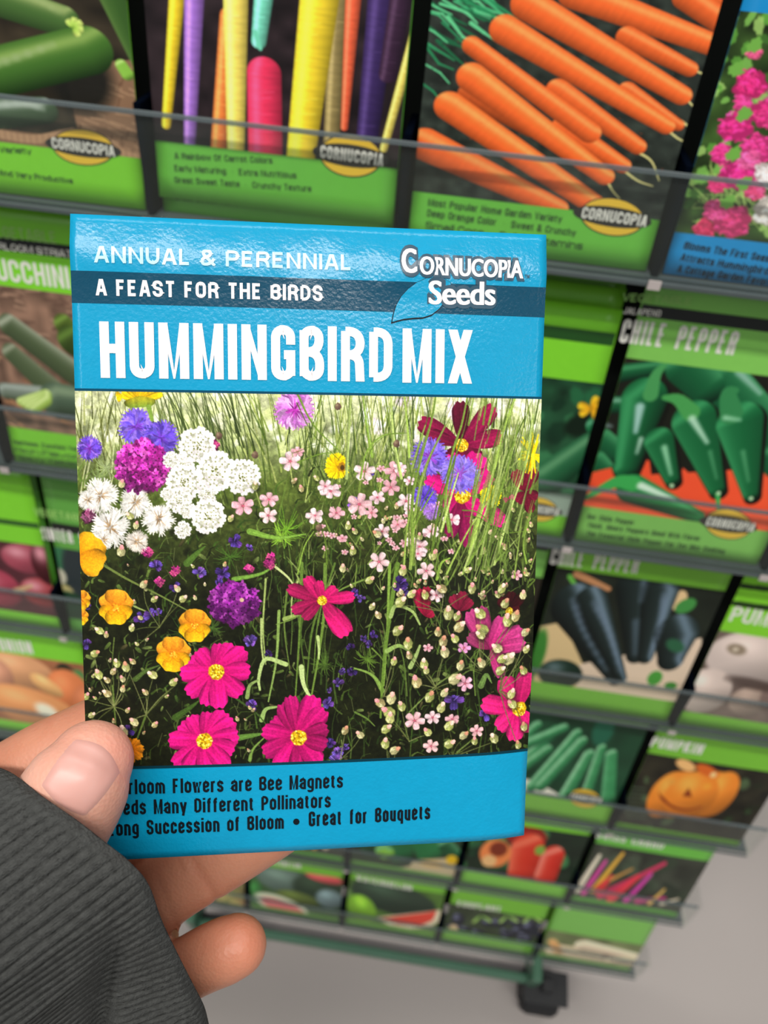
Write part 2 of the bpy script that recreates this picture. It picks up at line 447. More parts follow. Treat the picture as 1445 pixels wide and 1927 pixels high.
# glyph: width factor, strokes; a stroke is ('r' rounded | 's' sharp, points) in a unit box of stroke centres
GL = {
    'A': (1.06, [('s', [(-.06, -.2), (.40, 1), (.6, 1), (1.06, -.2)]), ('s', [(.2, .27), (.8, .27)])]),
    'B': (1, [('r', [(0, .5), (0, 1), (1, 1), (1, .53), (.1, .53)]), ('r', [(.1, .53), (1.04, .53), (1.04, 0), (0, 0), (0, .5)]), ('s', [(0, 0), (0, 1)])]),
    'C': (1, [('r', [(1, .66), (1, 1), (0, 1), (0, 0), (1, 0), (1, .34)])]),
    'D': (1, [('r', [(0, 1), (1, 1), (1, 0), (0, 0)]), ('s', [(0, 0), (0, 1)])]),
    'E': (.86, [('s', [(1, 1), (0, 1), (0, 0), (1, 0)]), ('s', [(0, .53), (.86, .53)])]),
    'F': (.82, [('s', [(1, 1), (0, 1), (0, -.2)]), ('s', [(0, .5), (.86, .5)])]),
    'G': (1, [('r', [(1, .68), (1, 1), (0, 1), (0, 0), (1, 0), (1, .3)]), ('s', [(.55, .46), (1, .46), (1, -.0)])]),
    'H': (1, [('s', [(0, -.2), (0, 1.2)]), ('s', [(1, -.2), (1, 1.2)]), ('s', [(0, .53), (1, .53)])]),
    'I': (0, [('s', [(.5, -.2), (.5, 1.2)])]),
    'J': (.8, [('r', [(1, 1.2), (1, 0), (0, 0), (0, .3)])]),
    'K': (1, [('s', [(0, -.2), (0, 1.2)]), ('s', [(1.1, 1.2), (.05, .45)]), ('s', [(.3, .6), (1.12, -.2)])]),
    'L': (.8, [('s', [(0, 1.2), (0, 0), (1, 0)])]),
    'M': (1.36, [('s', [(0, -.2), (0, 1.2)]), ('s', [(1, -.2), (1, 1.2)]), ('d', [(.06, 1.14), (.5, -.06), (.94, 1.14)])]),
    'N': (1.06, [('s', [(0, -.2), (0, 1.2)]), ('s', [(1, -.2), (1, 1.2)]), ('d', [(-.02, 1.15), (1.02, -.15)])]),
    'O': (1, [('r', _box(0, 0, 1, 1))]),
    'P': (1, [('s', [(0, -.2), (0, 1)]), ('r', [(0, 1), (1, 1), (1, .44), (0, .44)])]),
    'Q': (1, [('r', _box(0, 0, 1, 1)), ('s', [(.6, .2), (1.1, -.12)])]),
    'R': (1.02, [('s', [(0, -.2), (0, 1)]), ('r', [(0, 1), (.98, 1), (.98, .48), (0, .48)]), ('r', [(.4, .48), (.9, .46), (1, -.2)])]),
    'S': (1, [('r', [(1, .7), (1, 1), (0, 1), (0, .56), (1, .46), (1, 0), (0, 0), (0, .3)])]),
    'T': (.92, [('s', [(-.1, 1), (1.1, 1)]), ('s', [(.5, 1), (.5, -.2)])]),
    'U': (1, [('r', [(0, 1.2), (0, 0), (1, 0), (1, 1.2)])]),
    'V': (1, [('s', [(-.08, 1.2), (.5, -.1), (1.08, 1.2)])]),
    'W': (1.5, [('s', [(-.04, 1.2), (.25, -.1), (.5, 1), (.75, -.1), (1.04, 1.2)])]),
    'X': (1.02, [('s', [(-.1, 1.2), (1.1, -.2)]), ('s', [(1.1, 1.2), (-.1, -.2)])]),
    'Y': (1, [('s', [(-.1, 1.2), (.5, .45), (1.1, 1.2)]), ('s', [(.5, .5), (.5, -.2)])]),
    'Z': (.9, [('s', [(0, 1), (1, 1), (0, 0), (1, 0)])]),
    '&': (1.15, [('r', [(1.05, -.1), (.1, .75), (.1, 1), (.7, 1), (.7, .68), (0, .4), (0, 0), (.7, 0), (1, .45)])]),
    'a': (.86, [('r', [(0, X_ * .7), (0, X_), (1, X_), (1, -.2)]), ('r', [(1, X_ * .56), (0, X_ * .56), (0, 0), (1, 0)])]),
    'b': (.9, [('s', [(0, -.2), (0, 1.2)]), ('r', [(0, X_), (1, X_), (1, 0), (0, 0)])]),
    'c': (.84, [('r', [(1, X_ * .66), (1, X_), (0, X_), (0, 0), (1, 0), (1, X_ * .34)])]),
    'd': (.9, [('s', [(1, -.2), (1, 1.2)]), ('r', [(1, X_), (0, X_), (0, 0), (1, 0)])]),
    'e': (.86, [('r', [(.0, X_ * .5), (1, X_ * .5), (1, X_), (0, X_), (0, 0), (1, 0), (1, X_ * .28)])]),
    'f': (.5, [('r', [(.3, -.2), (.3, 1), (1.2, 1)]), ('s', [(-.4, X_), (1.1, X_)])]),
    'g': (.9, [('r', [(1, X_), (0, X_), (0, .05), (1, .05)]), ('r', [(1, X_), (1, -.27), (0, -.27), (0, -.16)])]),
    'h': (.88, [('s', [(0, -.2), (0, 1.2)]), ('r', [(0, X_), (1, X_), (1, -.2)])]),
    'i': (0, [('s', [(.5, -.2), (.5, X_ + .06)]), ('s', [(.5, .93), (.5, 1.2)])]),
    'j': (.2, [('r', [(1, X_), (1, -.27), (-.6, -.27)]), ('s', [(1, .93), (1, 1.2)])]),
    'k': (.9, [('s', [(0, -.2), (0, 1.2)]), ('s', [(1.1, X_ + .06), (.05, .3)]), ('s', [(.3, .44), (1.12, -.2)])]),
    'l': (0, [('s', [(.5, -.2), (.5, 1.2)])]),
    'm': (1.5, [('s', [(0, -.2), (0, X_)]), ('r', [(0, X_), (.5, X_), (.5, -.2)]), ('r', [(.5, X_), (1, X_), (1, -.2)])]),
    'n': (.88, [('s', [(0, -.2), (0, X_ + .06)]), ('r', [(0, X_), (1, X_), (1, -.2)])]),
    'o': (.9, [('r', _box(0, 0, 1, X_))]),
    'p': (.9, [('s', [(0, -.32), (0, X_)]), ('r', [(0, X_), (1, X_), (1, 0), (0, 0)])]),
    'q': (.9, [('s', [(1, -.32), (1, X_)]), ('r', [(1, X_), (0, X_), (0, 0), (1, 0)])]),
    'r': (.5, [('s', [(0, -.2), (0, X_ + .06)]), ('r', [(0, X_ * .7), (.1, X_), (1.2, X_)])]),
    's': (.82, [('r', [(1, X_ * .74), (1, X_), (0, X_), (0, X_ * .56), (1, X_ * .46), (1, 0), (0, 0), (0, X_ * .26)])]),
    't': (.5, [('r', [(.3, .95), (.3, 0), (1.2, 0)]), ('s', [(-.4, X_), (1.1, X_)])]),
    'u': (.88, [('r', [(0, X_ + .06), (0, 0), (1, 0)]), ('s', [(1, -.2), (1, X_ + .06)])]),
    'v': (.86, [('s', [(-.08, X_ + .06), (.5, -.1), (1.08, X_ + .06)])]),
    'w': (1.3, [('s', [(-.04, X_ + .06), (.25, -.1), (.5, X_), (.75, -.1), (1.04, X_ + .06)])]),
    'x': (.86, [('s', [(-.1, X_ + .06), (1.1, -.2)]), ('s', [(1.1, X_ + .06), (-.1, -.2)])]),
    'y': (.88, [('s', [(-.08, X_ + .06), (.5, .0)]), ('s', [(1.08, X_ + .06), (.4, -.3)])]),
    'z': (.8, [('s', [(0, X_), (1, X_), (0, 0), (1, 0)])]),
    ',': (0, [('s', [(.5, .08), (.5, -.1)])]),
    '•': (.3, [('s', [(.2, .4), (.8, .4)])]),
}
GL['Ñ'] = (GL['N'][0], GL['N'][1])
DESC = set('gjpqy,Qk')


def _round(pts, r):
    out = [pts[0]]; closed = np.allclose(pts[0], pts[-1])
    seq = pts[1:-1]
    P_ = [np.array(p, float) for p in pts]
    if closed: P_ = P_[:-1]; m = len(P_); out = []
    rng_ = range(m) if closed else range(1, len(P_) - 1)
    for i in rng_:
        a, b, c = P_[i - 1], P_[i], P_[(i + 1) % len(P_)]
        u, v = a - b, c - b; lu, lv = np.linalg.norm(u), np.linalg.norm(v)
        if lu < 1e-6 or lv < 1e-6: continue
        q = min(r, lu * .5 if (closed or 1 < i) else lu * .95, lv * .5 if (closed or i < len(P_) - 2) else lv * .95)
        s, e = b + u / lu * q, b + v / lv * q
        for t in np.linspace(0, 1, 7):
            out.append(tuple((1 - t) ** 2 * s + 2 * t * (1 - t) * (b * .86 + (s + e) * .07) + t * t * e))
    if closed: out.append(out[0])
    else: out.append(tuple(P_[-1]))
    return out


def stroke_text(s, ws, th, gap):
    """lettering of cap height 1: quads of the strokes, advancing to the right"""
    V, F = [], []; x = 0.0; si = 0
    for ch in s:
        if ch == ' ':
            x += .30 + gap; continue
        wf, st = GL[ch]; w = th + wf * ws
        y0, y1 = th / 2, 1 - th / 2
        for kind, pts in st:
            si += 1
            t = th * (.62 if kind == 'd' else 1)
            q = [(x + th / 2 + px * (w - th), y0 + py * (y1 - y0)) for px, py in pts]
            if kind == 'r': q = _round(q, min(.34, .62 * (w - th) + th * .2))
            q = np.array(q); m = len(q); L, R_ = [], []
            closed = np.allclose(q[0], q[-1])
            for i in range(m):
                a = q[i] - q[i - 1] if i else (q[-1] - q[-2] if closed else None)
                b = q[i + 1] - q[i] if i < m - 1 else (q[1] - q[0] if closed else None)
                a = b if a is None else a; b = a if b is None else b
                a = a / (np.linalg.norm(a) + 1e-9); b = b / (np.linalg.norm(b) + 1e-9)
                na, nb = np.array([-a[1], a[0]]), np.array([-b[1], b[0]])
                nn = na + nb; l = np.linalg.norm(nn)
                nn = na if l < .3 else nn / l
                k = min(2.2, 1 / max(.3, nn @ na))
                L.append(q[i] + nn * t / 2 * k); R_.append(q[i] - nn * t / 2 * k)
            poly = []
            lo = -.34 if ch in DESC and min(p[1] for p in pts) < -.21 or ch in 'gy,j' else 0.0
            hi = X_ + (1 - X_) * 0 if ch in 'kmnruvwxy' and ch == ch.lower() and not (ch == 'k' and pts[0][0] == pts[1][0]) else 1.0
            if ch == 'i' and pts[0][1] < .5: hi = X_
            if hi == X_: hi = y0 + X_ * (y1 - y0) + th / 2
            for i in range(m - 1):
                quad = [L[i], L[i + 1], R_[i + 1], R_[i]]
                for lim, sg in ((lo, 1), (hi, -1)):
                    res = []
                    for j in range(len(quad)):
                        p, r = quad[j - 1], quad[j]; ip, ir = (p[1] - lim) * sg >= 0, (r[1] - lim) * sg >= 0
                        if ip != ir: res.append(p + (r - p) * ((lim - p[1]) / (r[1] - p[1])))
                        if ir: res.append(r)
                    quad = res
                    if not quad: break
                if len(quad) >= 3:
                    b_ = len(V); V += [(p[0], p[1], si % 5) for p in quad]; F.append(tuple(range(b_, b_ + len(quad))))
        x += w + gap
    return np.array(V), F, x - gap


def put_text(face, s, left, right, cap, mat, parent, name, lift=6e-5, th=.17, gap=.13, cuts=10):
    """stroke lettering on the face from `left` to `right` (picture positions of the baseline), `cap` picture units high"""
    L, Rr = face.uv(left)[0], face.uv(right)[0]
    ch = np.linalg.norm(face.uv((left[0], left[1] - cap))[0] - L)
    ex = Rr - L; wid = np.linalg.norm(ex); ex = ex / wid; ey = np.array([ex[1], -ex[0]])
    if ey[1] > 0: ey = -ey
    w0 = stroke_text(s, .3, th, gap)[2]; w1 = stroke_text(s, .6, th, gap)[2]
    ws = max(.08, .3 + .3 * (wid / ch - w0) / (w1 - w0))
    for _ in range(12):                                          # keep the counters open in narrow lettering
        if ws >= th * 1.25: break
        th *= .9; gap *= .96
        w0 = stroke_text(s, .3, th, gap)[2]; w1 = stroke_text(s, .6, th, gap)[2]
        ws = max(.08, .3 + .3 * (wid / ch - w0) / (w1 - w0))
    V, F, tot = stroke_text(s, ws, th, gap)
    sx = wid / (tot * ch)
    bm = bmesh.new(); vs = [bm.verts.new((x * sx * ch, y * ch, k * 5e-6)) for x, y, k in V]
    for f in F:
        try: bm.faces.new([vs[i] for i in f])
        except ValueError: pass
    for i in range(1, cuts):
        bmesh.ops.bisect_plane(bm, geom=bm.verts[:] + bm.edges[:] + bm.faces[:], plane_co=(wid * i / cuts, 0, 0), plane_no=(1, 0, 0))
    for i in range(1, max(1, int(cap / 12))):
        bmesh.ops.bisect_plane(bm, geom=bm.verts[:] + bm.edges[:] + bm.faces[:], plane_co=(0, ch * i / int(cap / 12), 0), plane_no=(0, 1, 0))
    bm.verts.ensure_lookup_table(); bm.verts.index_update()
    q = np.array([v.co[:] for v in bm.verts]); Fs = [tuple(v.index for v in f.verts) for f in bm.faces]; bm.free()
    xy = L + q[:, :1] * ex + q[:, 1:2] * ey
    return mesh_obj(name, face.pt(xy[:, 0], xy[:, 1], lift + q[:, 2]), Fs, mat, parent)


# ------------------------------------------------------------------ the flower picture on the held packet
def R(a, b): return random.uniform(a, b)


def cornflower(cv, x, y, r, cols, mid, nf=16, hole=None):
    cv.blob(x, y, r * .74, r * .74, np.array(cols[0]) * .72, rag=.15, soft=.3)
    for k in range(nf):
        a = 2 * PI * k / nf + R(-.15, .15); L = r * R(.85, 1.08)
        c = np.array(cols[k % len(cols)]) * R(.8, 1.15)
        ex, ey = x + math.cos(a) * L * .62, y + math.sin(a) * L * .62
        cv.stroke([(x + math.cos(a) * r * .15, y + math.sin(a) * r * .15), (ex, ey)], r * .12, r * .24, c)
        for j in (-.5, -.25, 0, .25, .5):
            cv.stroke([(ex, ey), (x + math.cos(a + j) * L, y + math.sin(a + j) * L)], r * .17, r * .05, c * R(.8, 1.2))
    for k in range(int(nf * 1.6)):
        a = R(0, 2 * PI); q = r * R(.05, .55)
        cv.stroke([(x, y), (x + math.cos(a) * q, y + math.sin(a) * q)], r * .09, r * .04, np.array(mid) * R(.7, 1.25))


def floret_ball(cv, x, y, rx, ry, cols, nf=70, s=5):
    cv.blob(x, y, rx * .95, ry * .95, np.array(cols[0]) * .45, rag=.12)
    for k in range(nf):
        a = R(0, 2 * PI); q = math.sqrt(R(0, 1)); px, py = x + math.cos(a) * q * rx, y + math.sin(a) * q * ry
        c = np.array(cols[k % len(cols)]) * (R(.75, 1.2) - .25 * math.sin(a) * q)
        for j in range(4):
            b = j * PI / 2 + R(-.5, .5)
            cv.blob(px + math.cos(b) * s * .55, py + math.sin(b) * s * .55, s * R(.5, .75), s * R(.3, .5), np.clip(c * R(.85, 1.2), 0, 255), b)
        cv.blob(px, py, s * .22, s * .22, c * .5)


def candytuft(cv, x, y, r):
    cv.blob(x, y, r * .86, r * .86, (196, 196, 176), rag=.1); cv.blob(x, y, r * .4, r * .4, (176, 176, 130), soft=.8)
    nk = max(7, int(r / 2.9))
    for ring, m in ((1.0, nk + 2), (.62, max(6, nk - 3)), (.26, 4)):
        for k in range(m):
            a = 2 * PI * k / m + R(-.16, .16); px, py = x + math.cos(a) * r * ring * .82, y + math.sin(a) * r * ring * .82
            sc_ = (.2 if ring > .9 else .15) * R(.88, 1.12)
            cv.blob(px + .6, py + 1.2, r * sc_ * 1.05, r * sc_ * 1.0, (142, 142, 112), alpha=.55, soft=.5)
            for j in range(4):
                b = a + (j - 1.5) * .95 * (1 if ring > .9 else 1.6); q = r * sc_ * .95
                w = R(228, 254) - (14 if math.sin(a) > .3 else 0)
                cv.blob(px + math.cos(b) * q, py + math.sin(b) * q, r * sc_ * .78, r * sc_ * .6, (w, w - 5, w - 8), b)
            cv.blob(px, py, r * .045, r * .045, (140, 146, 80))
    for k in range(9):
        cv.blob(x + R(-.24, .24) * r, y + R(-.24, .24) * r, r * .045, r * .045, (96, 104, 44))


def shaggy(cv, x, y, r, col, mid=(176, 140, 96)):
    cv.blob(x, y, r * .7, r * .7, np.array(col) * .74, rag=.2, soft=.4)
    for k in range(30):
        a = 2 * PI * k / 30 + R(-.1, .1); L = r * R(.66, 1.0); c = np.array(col) * R(.82, 1.04)
        fx, fy = x + math.cos(a) * L * .66, y + math.sin(a) * L * .66
        cv.stroke([(x + math.cos(a) * r * .2, y + math.sin(a) * r * .2), (fx, fy)], r * .07, r * .13, c)
        for j in (-.34, 0, .34): cv.stroke([(fx, fy), (x + math.cos(a + j * .5) * L, y + math.sin(a + j * .5) * L)], r * .11, r * .05, c * R(.92, 1.05))
    for k in range(22):
        a = R(0, 2 * PI); L = r * R(.15, .55)
        cv.stroke([(x + math.cos(a) * L * .3, y + math.sin(a) * L * .3), (x + math.cos(a) * L, y + math.sin(a) * L)], r * .05, r * .03, np.array(mid) * R(.55, 1.2), .8)


def five(cv, x, y, r, col=(245, 205, 210), mid=(190, 90, 110), tilt=None, squash=1.0):
    t = R(0, 6) if tilt is None else tilt
    for k in range(5):
        a = t + k * 2 * PI / 5
        dx, dy = math.cos(a), math.sin(a) * squash
        aa = math.atan2(dy, dx); L = r * math.hypot(dx, dy)
        c = np.array(col) * R(.9, 1.06)
        cv.petal(x + dx * r * .1, y + dy * r * .1, aa, L, r * .72, np.array(mid) * .35 + c * .65, c, .05, .03, .62, R(0, 6), 1)
    cv.blob(x, y, r * .16, r * .13, mid)


def bud(cv, x, y, r=7, a=None):
    a = -PI / 2 + R(-1.1, 1.1) if a is None else a
    cv.blob(x + 1, y + 2, r * 1.15, r * 1.15, (20, 24, 8), 0, .6, .5)
    c = np.array([(204, 206, 122), (186, 194, 104), (222, 214, 150), (196, 178, 116)][random.randrange(4)]) * R(.78, 1.0); r = r * R(.82, 1.12)
    dx, dy = math.cos(a), math.sin(a)
    cv.blob(x, y, r, r * .85, c, a, .2, 1, .08, hi=(232, 230, 178))
    for j in (-.5, .05, .5):
        cv.stroke([(x - dx * r * .8, y - dy * r * .8), (x - dy * j * r * .9, y + dx * j * r * .9), (x + dx * r * .8, y + dy * r * .8)], 1.0, .6, c * .68, .7)
    p = [(235, 175, 160), (225, 150, 150), (240, 200, 180), (200, 140, 110)][random.randrange(4)]
    cv.blob(x + dx * r * .85, y + dy * r * .85, r * .5, r * .42, p, a, .2, 1, .15)
    cv.blob(x + dx * r * 1.0 + R(-1, 1), y + dy * r * 1.05, r * .28, r * .24, np.clip(np.array(p) * 1.12, 0, 255), a)


def violet(cv, x, y, r, col=(95, 65, 160)):
    t = R(0, 6)
    for k in range(4):
        a = t + k * 1.35 + R(-.4, .4); cm = np.array((1.12, .92, .92)) if k % 2 else 1
        cv.petal(x, y, a, r * R(.55, 1.15), r * R(.6, 1.0), np.array(col) * .45, np.clip(np.array(col) * cm * R(.7, 1.35), 0, 255), .2, .08, .6, R(0, 6))
    cv.blob(x + R(-2, 2), y + R(-2, 2), r * .3, r * .2, np.array(col) * .35, R(0, 3), .5)
    cv.stroke([(x + R(-.6, .6) * r, y - r * .5), (x, y)], 1.6, 1, np.clip(np.array(col) * 1.5 + 20, 0, 255), .6)


def poppy(cv, x, y, r):
    for a, L in ((-2.3, 1.0), (-.7, 1.0), (PI / 2 + .75, .98), (PI / 2 - .75, .98), (-PI / 2, 1.0), (PI / 2, 1.03)):
        up = math.sin(a) < 0
        cv.petal(x, y + r * .05, a, r * L, r * 1.25, (232, 128, 20) if up else (240, 150, 10), (250, 170, 40) if up else (255, 196, 25), .04, .04, .55, R(0, 6), 2)
    for k in range(26):
        a = R(0, 2 * PI); cv.stroke([(x + math.cos(a) * r * .15, y + math.sin(a) * r * .15), (x + math.cos(a) * r * R(.4, .85), y + math.sin(a) * r * R(.4, .85))], 1.0, .5, (215, 125, 15), .35)
    cv.stroke([(x - r * .62, y + r * .28), (x - r * .25, y + r * .5), (x, y + r * .3), (x + r * .3, y + r * .5), (x + r * .62, y + r * .25)], 1.5, 1.2, (205, 120, 10), .75, n_=14)
    cv.blob(x, y + r * .08, r * .2, r * .2, (240, 165, 30), rag=.2)
    for k in range(14): cv.blob(x + R(-.2, .2) * r, y + r * .08 + R(-.2, .2) * r, 1.3, 1.3, (205, 110, 15) if k % 2 else (255, 200, 70))


def heart(cv, x, y, r):
    cv.blob(x, y, r, r, (215, 175, 20), rag=.06)
    for k in range(60):
        a = R(0, 2 * PI); q = math.sqrt(R(0, 1)) * r * .95
        cv.blob(x + math.cos(a) * q, y + math.sin(a) * q, r * .12, r * .12, [(250, 225, 60), (190, 140, 10), (255, 240, 110), (150, 110, 10)][k % 4])


def cosmos(cv, x, y, petals, r, c0=(205, 15, 105), c1=(240, 25, 140)):
    for i, (tx, ty, wd, dark) in enumerate(petals):
        a = math.atan2(ty - y, tx - x); L = math.hypot(tx - x, ty - y)
        k = np.array([1 - .36 * dark, 1 - .2 * dark, 1 - .38 * dark])
        cv.petal(x, y, a, L, wd * .84, np.array(c0) * k, np.array(c1) * k, .12, .045, .74, i * 1.3, 3)
    if r: heart(cv, x, y, r)


def paint_flowers(cv):
    # ground of the picture: bright meadow above, deep shade of the bed below
    for i in range(cv.h):
        f = i / cv.h
        top, mid, low = np.array((222, 226, 176)), np.array((84, 100, 40)), np.array((23, 26, 10))
        c = top + (mid - top) * min(1, f / .24) if f < .24 else mid + (low - mid) * min(1, (f - .24) / .28)
        cv.a[i] = c / 255
    cv.mottle(.25, 14); cv.mottle(.2, 5)
    greens = [(92, 112, 42), (120, 140, 58), (70, 92, 34), (150, 165, 80), (52, 70, 26), (176, 186, 104)]
    # pale out-of-focus bloom and grass behind
    for k in range(260):
        x, y = R(150, 1010), R(738, 850)
        cv.blob(x, y, R(3, 11), R(3, 14), [(240, 240, 205), (225, 232, 180), (250, 250, 235), (205, 215, 140)][k % 4], R(0, 3), .7, .7)
    for k in range(24):
        cv.blob(R(660, 960), R(740, 830), R(6, 14), R(5, 10), [(240, 225, 230), (250, 250, 245), (225, 205, 225)][k % 3], 0, .6, .8)
    for k in range(520):
        x = R(150, 1012); y = R(738, 900); L = R(50, 150)
        if 300 < x < 470: c = np.array([(64, 82, 34), (86, 104, 48), (48, 62, 28), (108, 124, 62)][k % 4])
        elif x < 300: c = np.array([(96, 104, 44), (150, 156, 90), (72, 80, 30), (200, 205, 150)][k % 4])
        else: c = np.array(greens[k % 6])
        s = R(-.6, -.05) if 300 < x < 520 else R(-.4, .35) if x < 300 else R(-.25, .4)
        cv.stroke([(x, y + L * .5), (x + s * L * .4, y), (x + s * L, y - L * .5)], R(1.5, 4), .7, c * R(.8, 1.1), .9, n_=6)
    # mid clutter: leaves, stems
    for k in range(900):
        x, y = R(150, 1010), R(880, 1440); f = (y - 880) / 560
        c = np.array([(58, 84, 28), (40, 60, 22), (76, 100, 36), (96, 118, 50), (30, 42, 16), (22, 26, 10)][k % 6]) * (1.15 - .4 * f)
        if x > 700: c = c * 1.12
        a = R(-2.6, -.5); L = R(10, 42)
        cv.stroke([(x, y), (x + math.cos(a) * L * .5, y + math.sin(a) * L * .5), (x + math.cos(a + .5) * L, y + math.sin(a + .5) * L)], R(1, 5), .6, c, .85, n_=5)
    for k in range(420):
        x, y = R(150, 1010), R(1000, 1440); L = R(6, 20); a = R(-3, 0)
        c = np.array([(62, 84, 32), (84, 104, 44), (46, 62, 24), (104, 120, 60), (74, 70, 40)][k % 5])
        cv.petal(x, y, a, L, L * R(.25, .5), c * .7, c * 1.1, .15, .02, .5, k)
    for k in range(130):
        cv.blob(R(150, 1010), R(1000, 1440), R(5, 18), R(5, 14), (14, 15, 6), R(0, 3), .8, .55)
    for k in range(150):
        x, y = R(150, 700), R(1000, 1430)
        cv.stroke([(x, y), (x + R(-12, 12), y - R(10, 26))], 1.2, .8, [(112, 130, 62), (74, 90, 40), (140, 150, 90)][k % 3], .55)
    for k in range(120):
        x, y = R(480, 1000), R(1000, 1430); L = R(40, 120); c = np.array([(70, 96, 36), (98, 124, 52), (52, 72, 28)][k % 3])
        cv.stroke([(x, y), (x + R(-8, 8), y - L * .5), (x + R(-22, 22), y - L)], R(1.5, 4), 1, c * R(.7, 1.1), .8, n_=6)
    # feathery foliage
    for fx, fy, rr, c in ((538, 997, 42, (104, 152, 38)), (530, 1010, 34, (130, 172, 52)), (433, 1048, 40, (62, 92, 30)), (400, 1180, 30, (60, 84, 32)), (240, 1130, 26, (44, 62, 24)), (610, 1250, 30, (70, 96, 34)), (690, 1240, 26, (88, 118, 40)), (345, 1190, 36, (52, 76, 26)), (200, 880, 30, (150, 165, 110)), (185, 900, 26, (120, 140, 80))):
        for k in range(38):
            a = R(0, 2 * PI); q = rr * R(.3, 1)
            cv.stroke([(fx, fy), (fx + math.cos(a) * q * .6, fy + math.sin(a) * q * .6), (fx + math.cos(a) * q, fy + math.sin(a) * q - R(0, 8))], 1.6, .9, np.array(c) * R(.75, 1.25), .9)
    for k in range(520):
        x, y = R(560, 1010), R(870, 1120); L = R(10, 46); a = R(-2.3, -.7)
        c = np.array([(98, 122, 46), (124, 146, 64), (76, 98, 36), (58, 78, 28), (146, 164, 88)][k % 5]) * R(.7, 1.1)
        cv.stroke([(x, y), (x + math.cos(a) * L, y + math.sin(a) * L)], R(1.2, 4), .8, c, .85)
    # broad leaves
    for pts, w, c in (([(470, 1000), (520, 1012), (575, 1005)], 12, (120, 160, 60)), ([(352, 1060), (372, 1040), (386, 1028)], 14, (74, 104, 38)), ([(330, 1350), (360, 1330), (375, 1318)], 13, (58, 84, 30)), ([(255, 1278), (275, 1262), (300, 1252)], 10, (72, 94, 40)),
                      ([(440, 1090), (490, 1080), (520, 1062)], 9, (110, 150, 58)), ([(450, 1388), (480, 1383), (500, 1380)], 12, (92, 128, 52)), ([(470, 1430), (476, 1410), (500, 1385)], 7, (110, 140, 62)), ([(720, 1300), (700, 1270), (660, 1255)], 9, (120, 150, 66)), ([(905, 1290), (915, 1270), (925, 1285)], 12, (96, 124, 60))):
        cv.stroke(pts, w, 2, c, .95, n_=10)
        cv.stroke(pts, 1.5, .7, np.array(c) * 1.25, .6, n_=10)
    # long stems and blades of the middle
    for pts, w, c in (([(568, 1060), (566, 1130), (563, 1200), (556, 1310)], 6, (96, 124, 48)), ([(612, 1062), (610, 1150), (600, 1230), (586, 1310)], 7, (104, 132, 52)),
                      ([(500, 1090), (495, 1180), (500, 1250)], 4, (150, 168, 92)), ([(492, 1165), (492, 1210), (496, 1250)], 5, (168, 184, 110)), ([(525, 1150), (520, 1240), (505, 1320)], 6, (130, 158, 78)),
                      ([(540, 1110), (535, 1180), (545, 1260)], 4, (96, 118, 50)), ([(575, 1130), (566, 1200), (580, 1300)], 4, (70, 92, 34)), ([(600, 1140), (585, 1200), (575, 1310)], 5, (84, 110, 42)),
                      ([(630, 1060), (600, 1160), (590, 1260)], 4, (90, 116, 46)), ([(538, 1250), (500, 1240), (487, 1275), (489, 1298)], 9, (170, 192, 116)), ([(465, 1312), (470, 1290), (485, 1280)], 8, (128, 152, 82)),
                      ([(492, 1355), (500, 1335), (520, 1330)], 9, (142, 170, 92)), ([(567, 1255), (572, 1290), (592, 1325)], 10, (186, 205, 132)), ([(598, 1198), (600, 1220), (600, 1240)], 6, (176, 196, 120)),
                      ([(535, 1165), (555, 1158), (565, 1156)], 8, (140, 162, 82)), ([(733, 1062), (731, 1120), (728, 1200), (722, 1290)], 6, (124, 156, 62)), ([(748, 1062), (736, 1140), (722, 1250), (716, 1350)], 9, (100, 130, 48)),
                      ([(735, 1160), (745, 1140), (775, 1150), (790, 1175)], 8, (150, 172, 96)), ([(728, 1225), (750, 1215), (770, 1225)], 9, (140, 168, 86)), ([(772, 1255), (782, 1235), (790, 1215)], 9, (150, 172, 100)),
                      ([(193, 1062), (240, 1090), (300, 1120), (355, 1150)], 5, (104, 120, 56)), ([(252, 1140), (262, 1145), (280, 1152)], 4, (140, 156, 84)), ([(700, 1085), (640, 1110), (560, 1160), (520, 1175)], 3.5, (112, 138, 60)),
                      ([(560, 1095), (550, 1120), (548, 1160)], 4, (170, 184, 110)), ([(510, 1060), (545, 1090), (560, 1120)], 5, (186, 198, 130)), ([(445, 1315), (480, 1340), (500, 1362)], 4, (60, 84, 34)),
                      ([(820, 1290), (850, 1270), (905, 1245)], 3, (104, 122, 60)), ([(770, 1340), (800, 1310), (830, 1280)], 3, (110, 130, 64)), ([(930, 1250), (900, 1220), (880, 1200)], 2.5, (100, 118, 60)), ([(700, 1220), (715, 1235), (722, 1245)], 3, (100, 126, 50)),
                      ([(860, 1415), (890, 1390), (905, 1370)], 3, (100, 118, 56)), ([(668, 1340), (690, 1352), (705, 1366)], 4, (96, 122, 52)), ([(275, 1345), (300, 1315), (330, 1290)], 2.5, (110, 118, 66)), ([(275, 1345), (262, 1310), (245, 1270)], 2, (100, 104, 60)),
                      ([(275, 1345), (258, 1390), (250, 1410)], 4, (84, 104, 42)), ([(212, 1290), (216, 1340), (220, 1390)], 4, (90, 110, 46)), ([(215, 1200), (212, 1240), (214, 1290)], 2.5, (84, 100, 44))):
        cv.stroke(pts, w, max(1.4, w * .45), c, 1, n_=14)
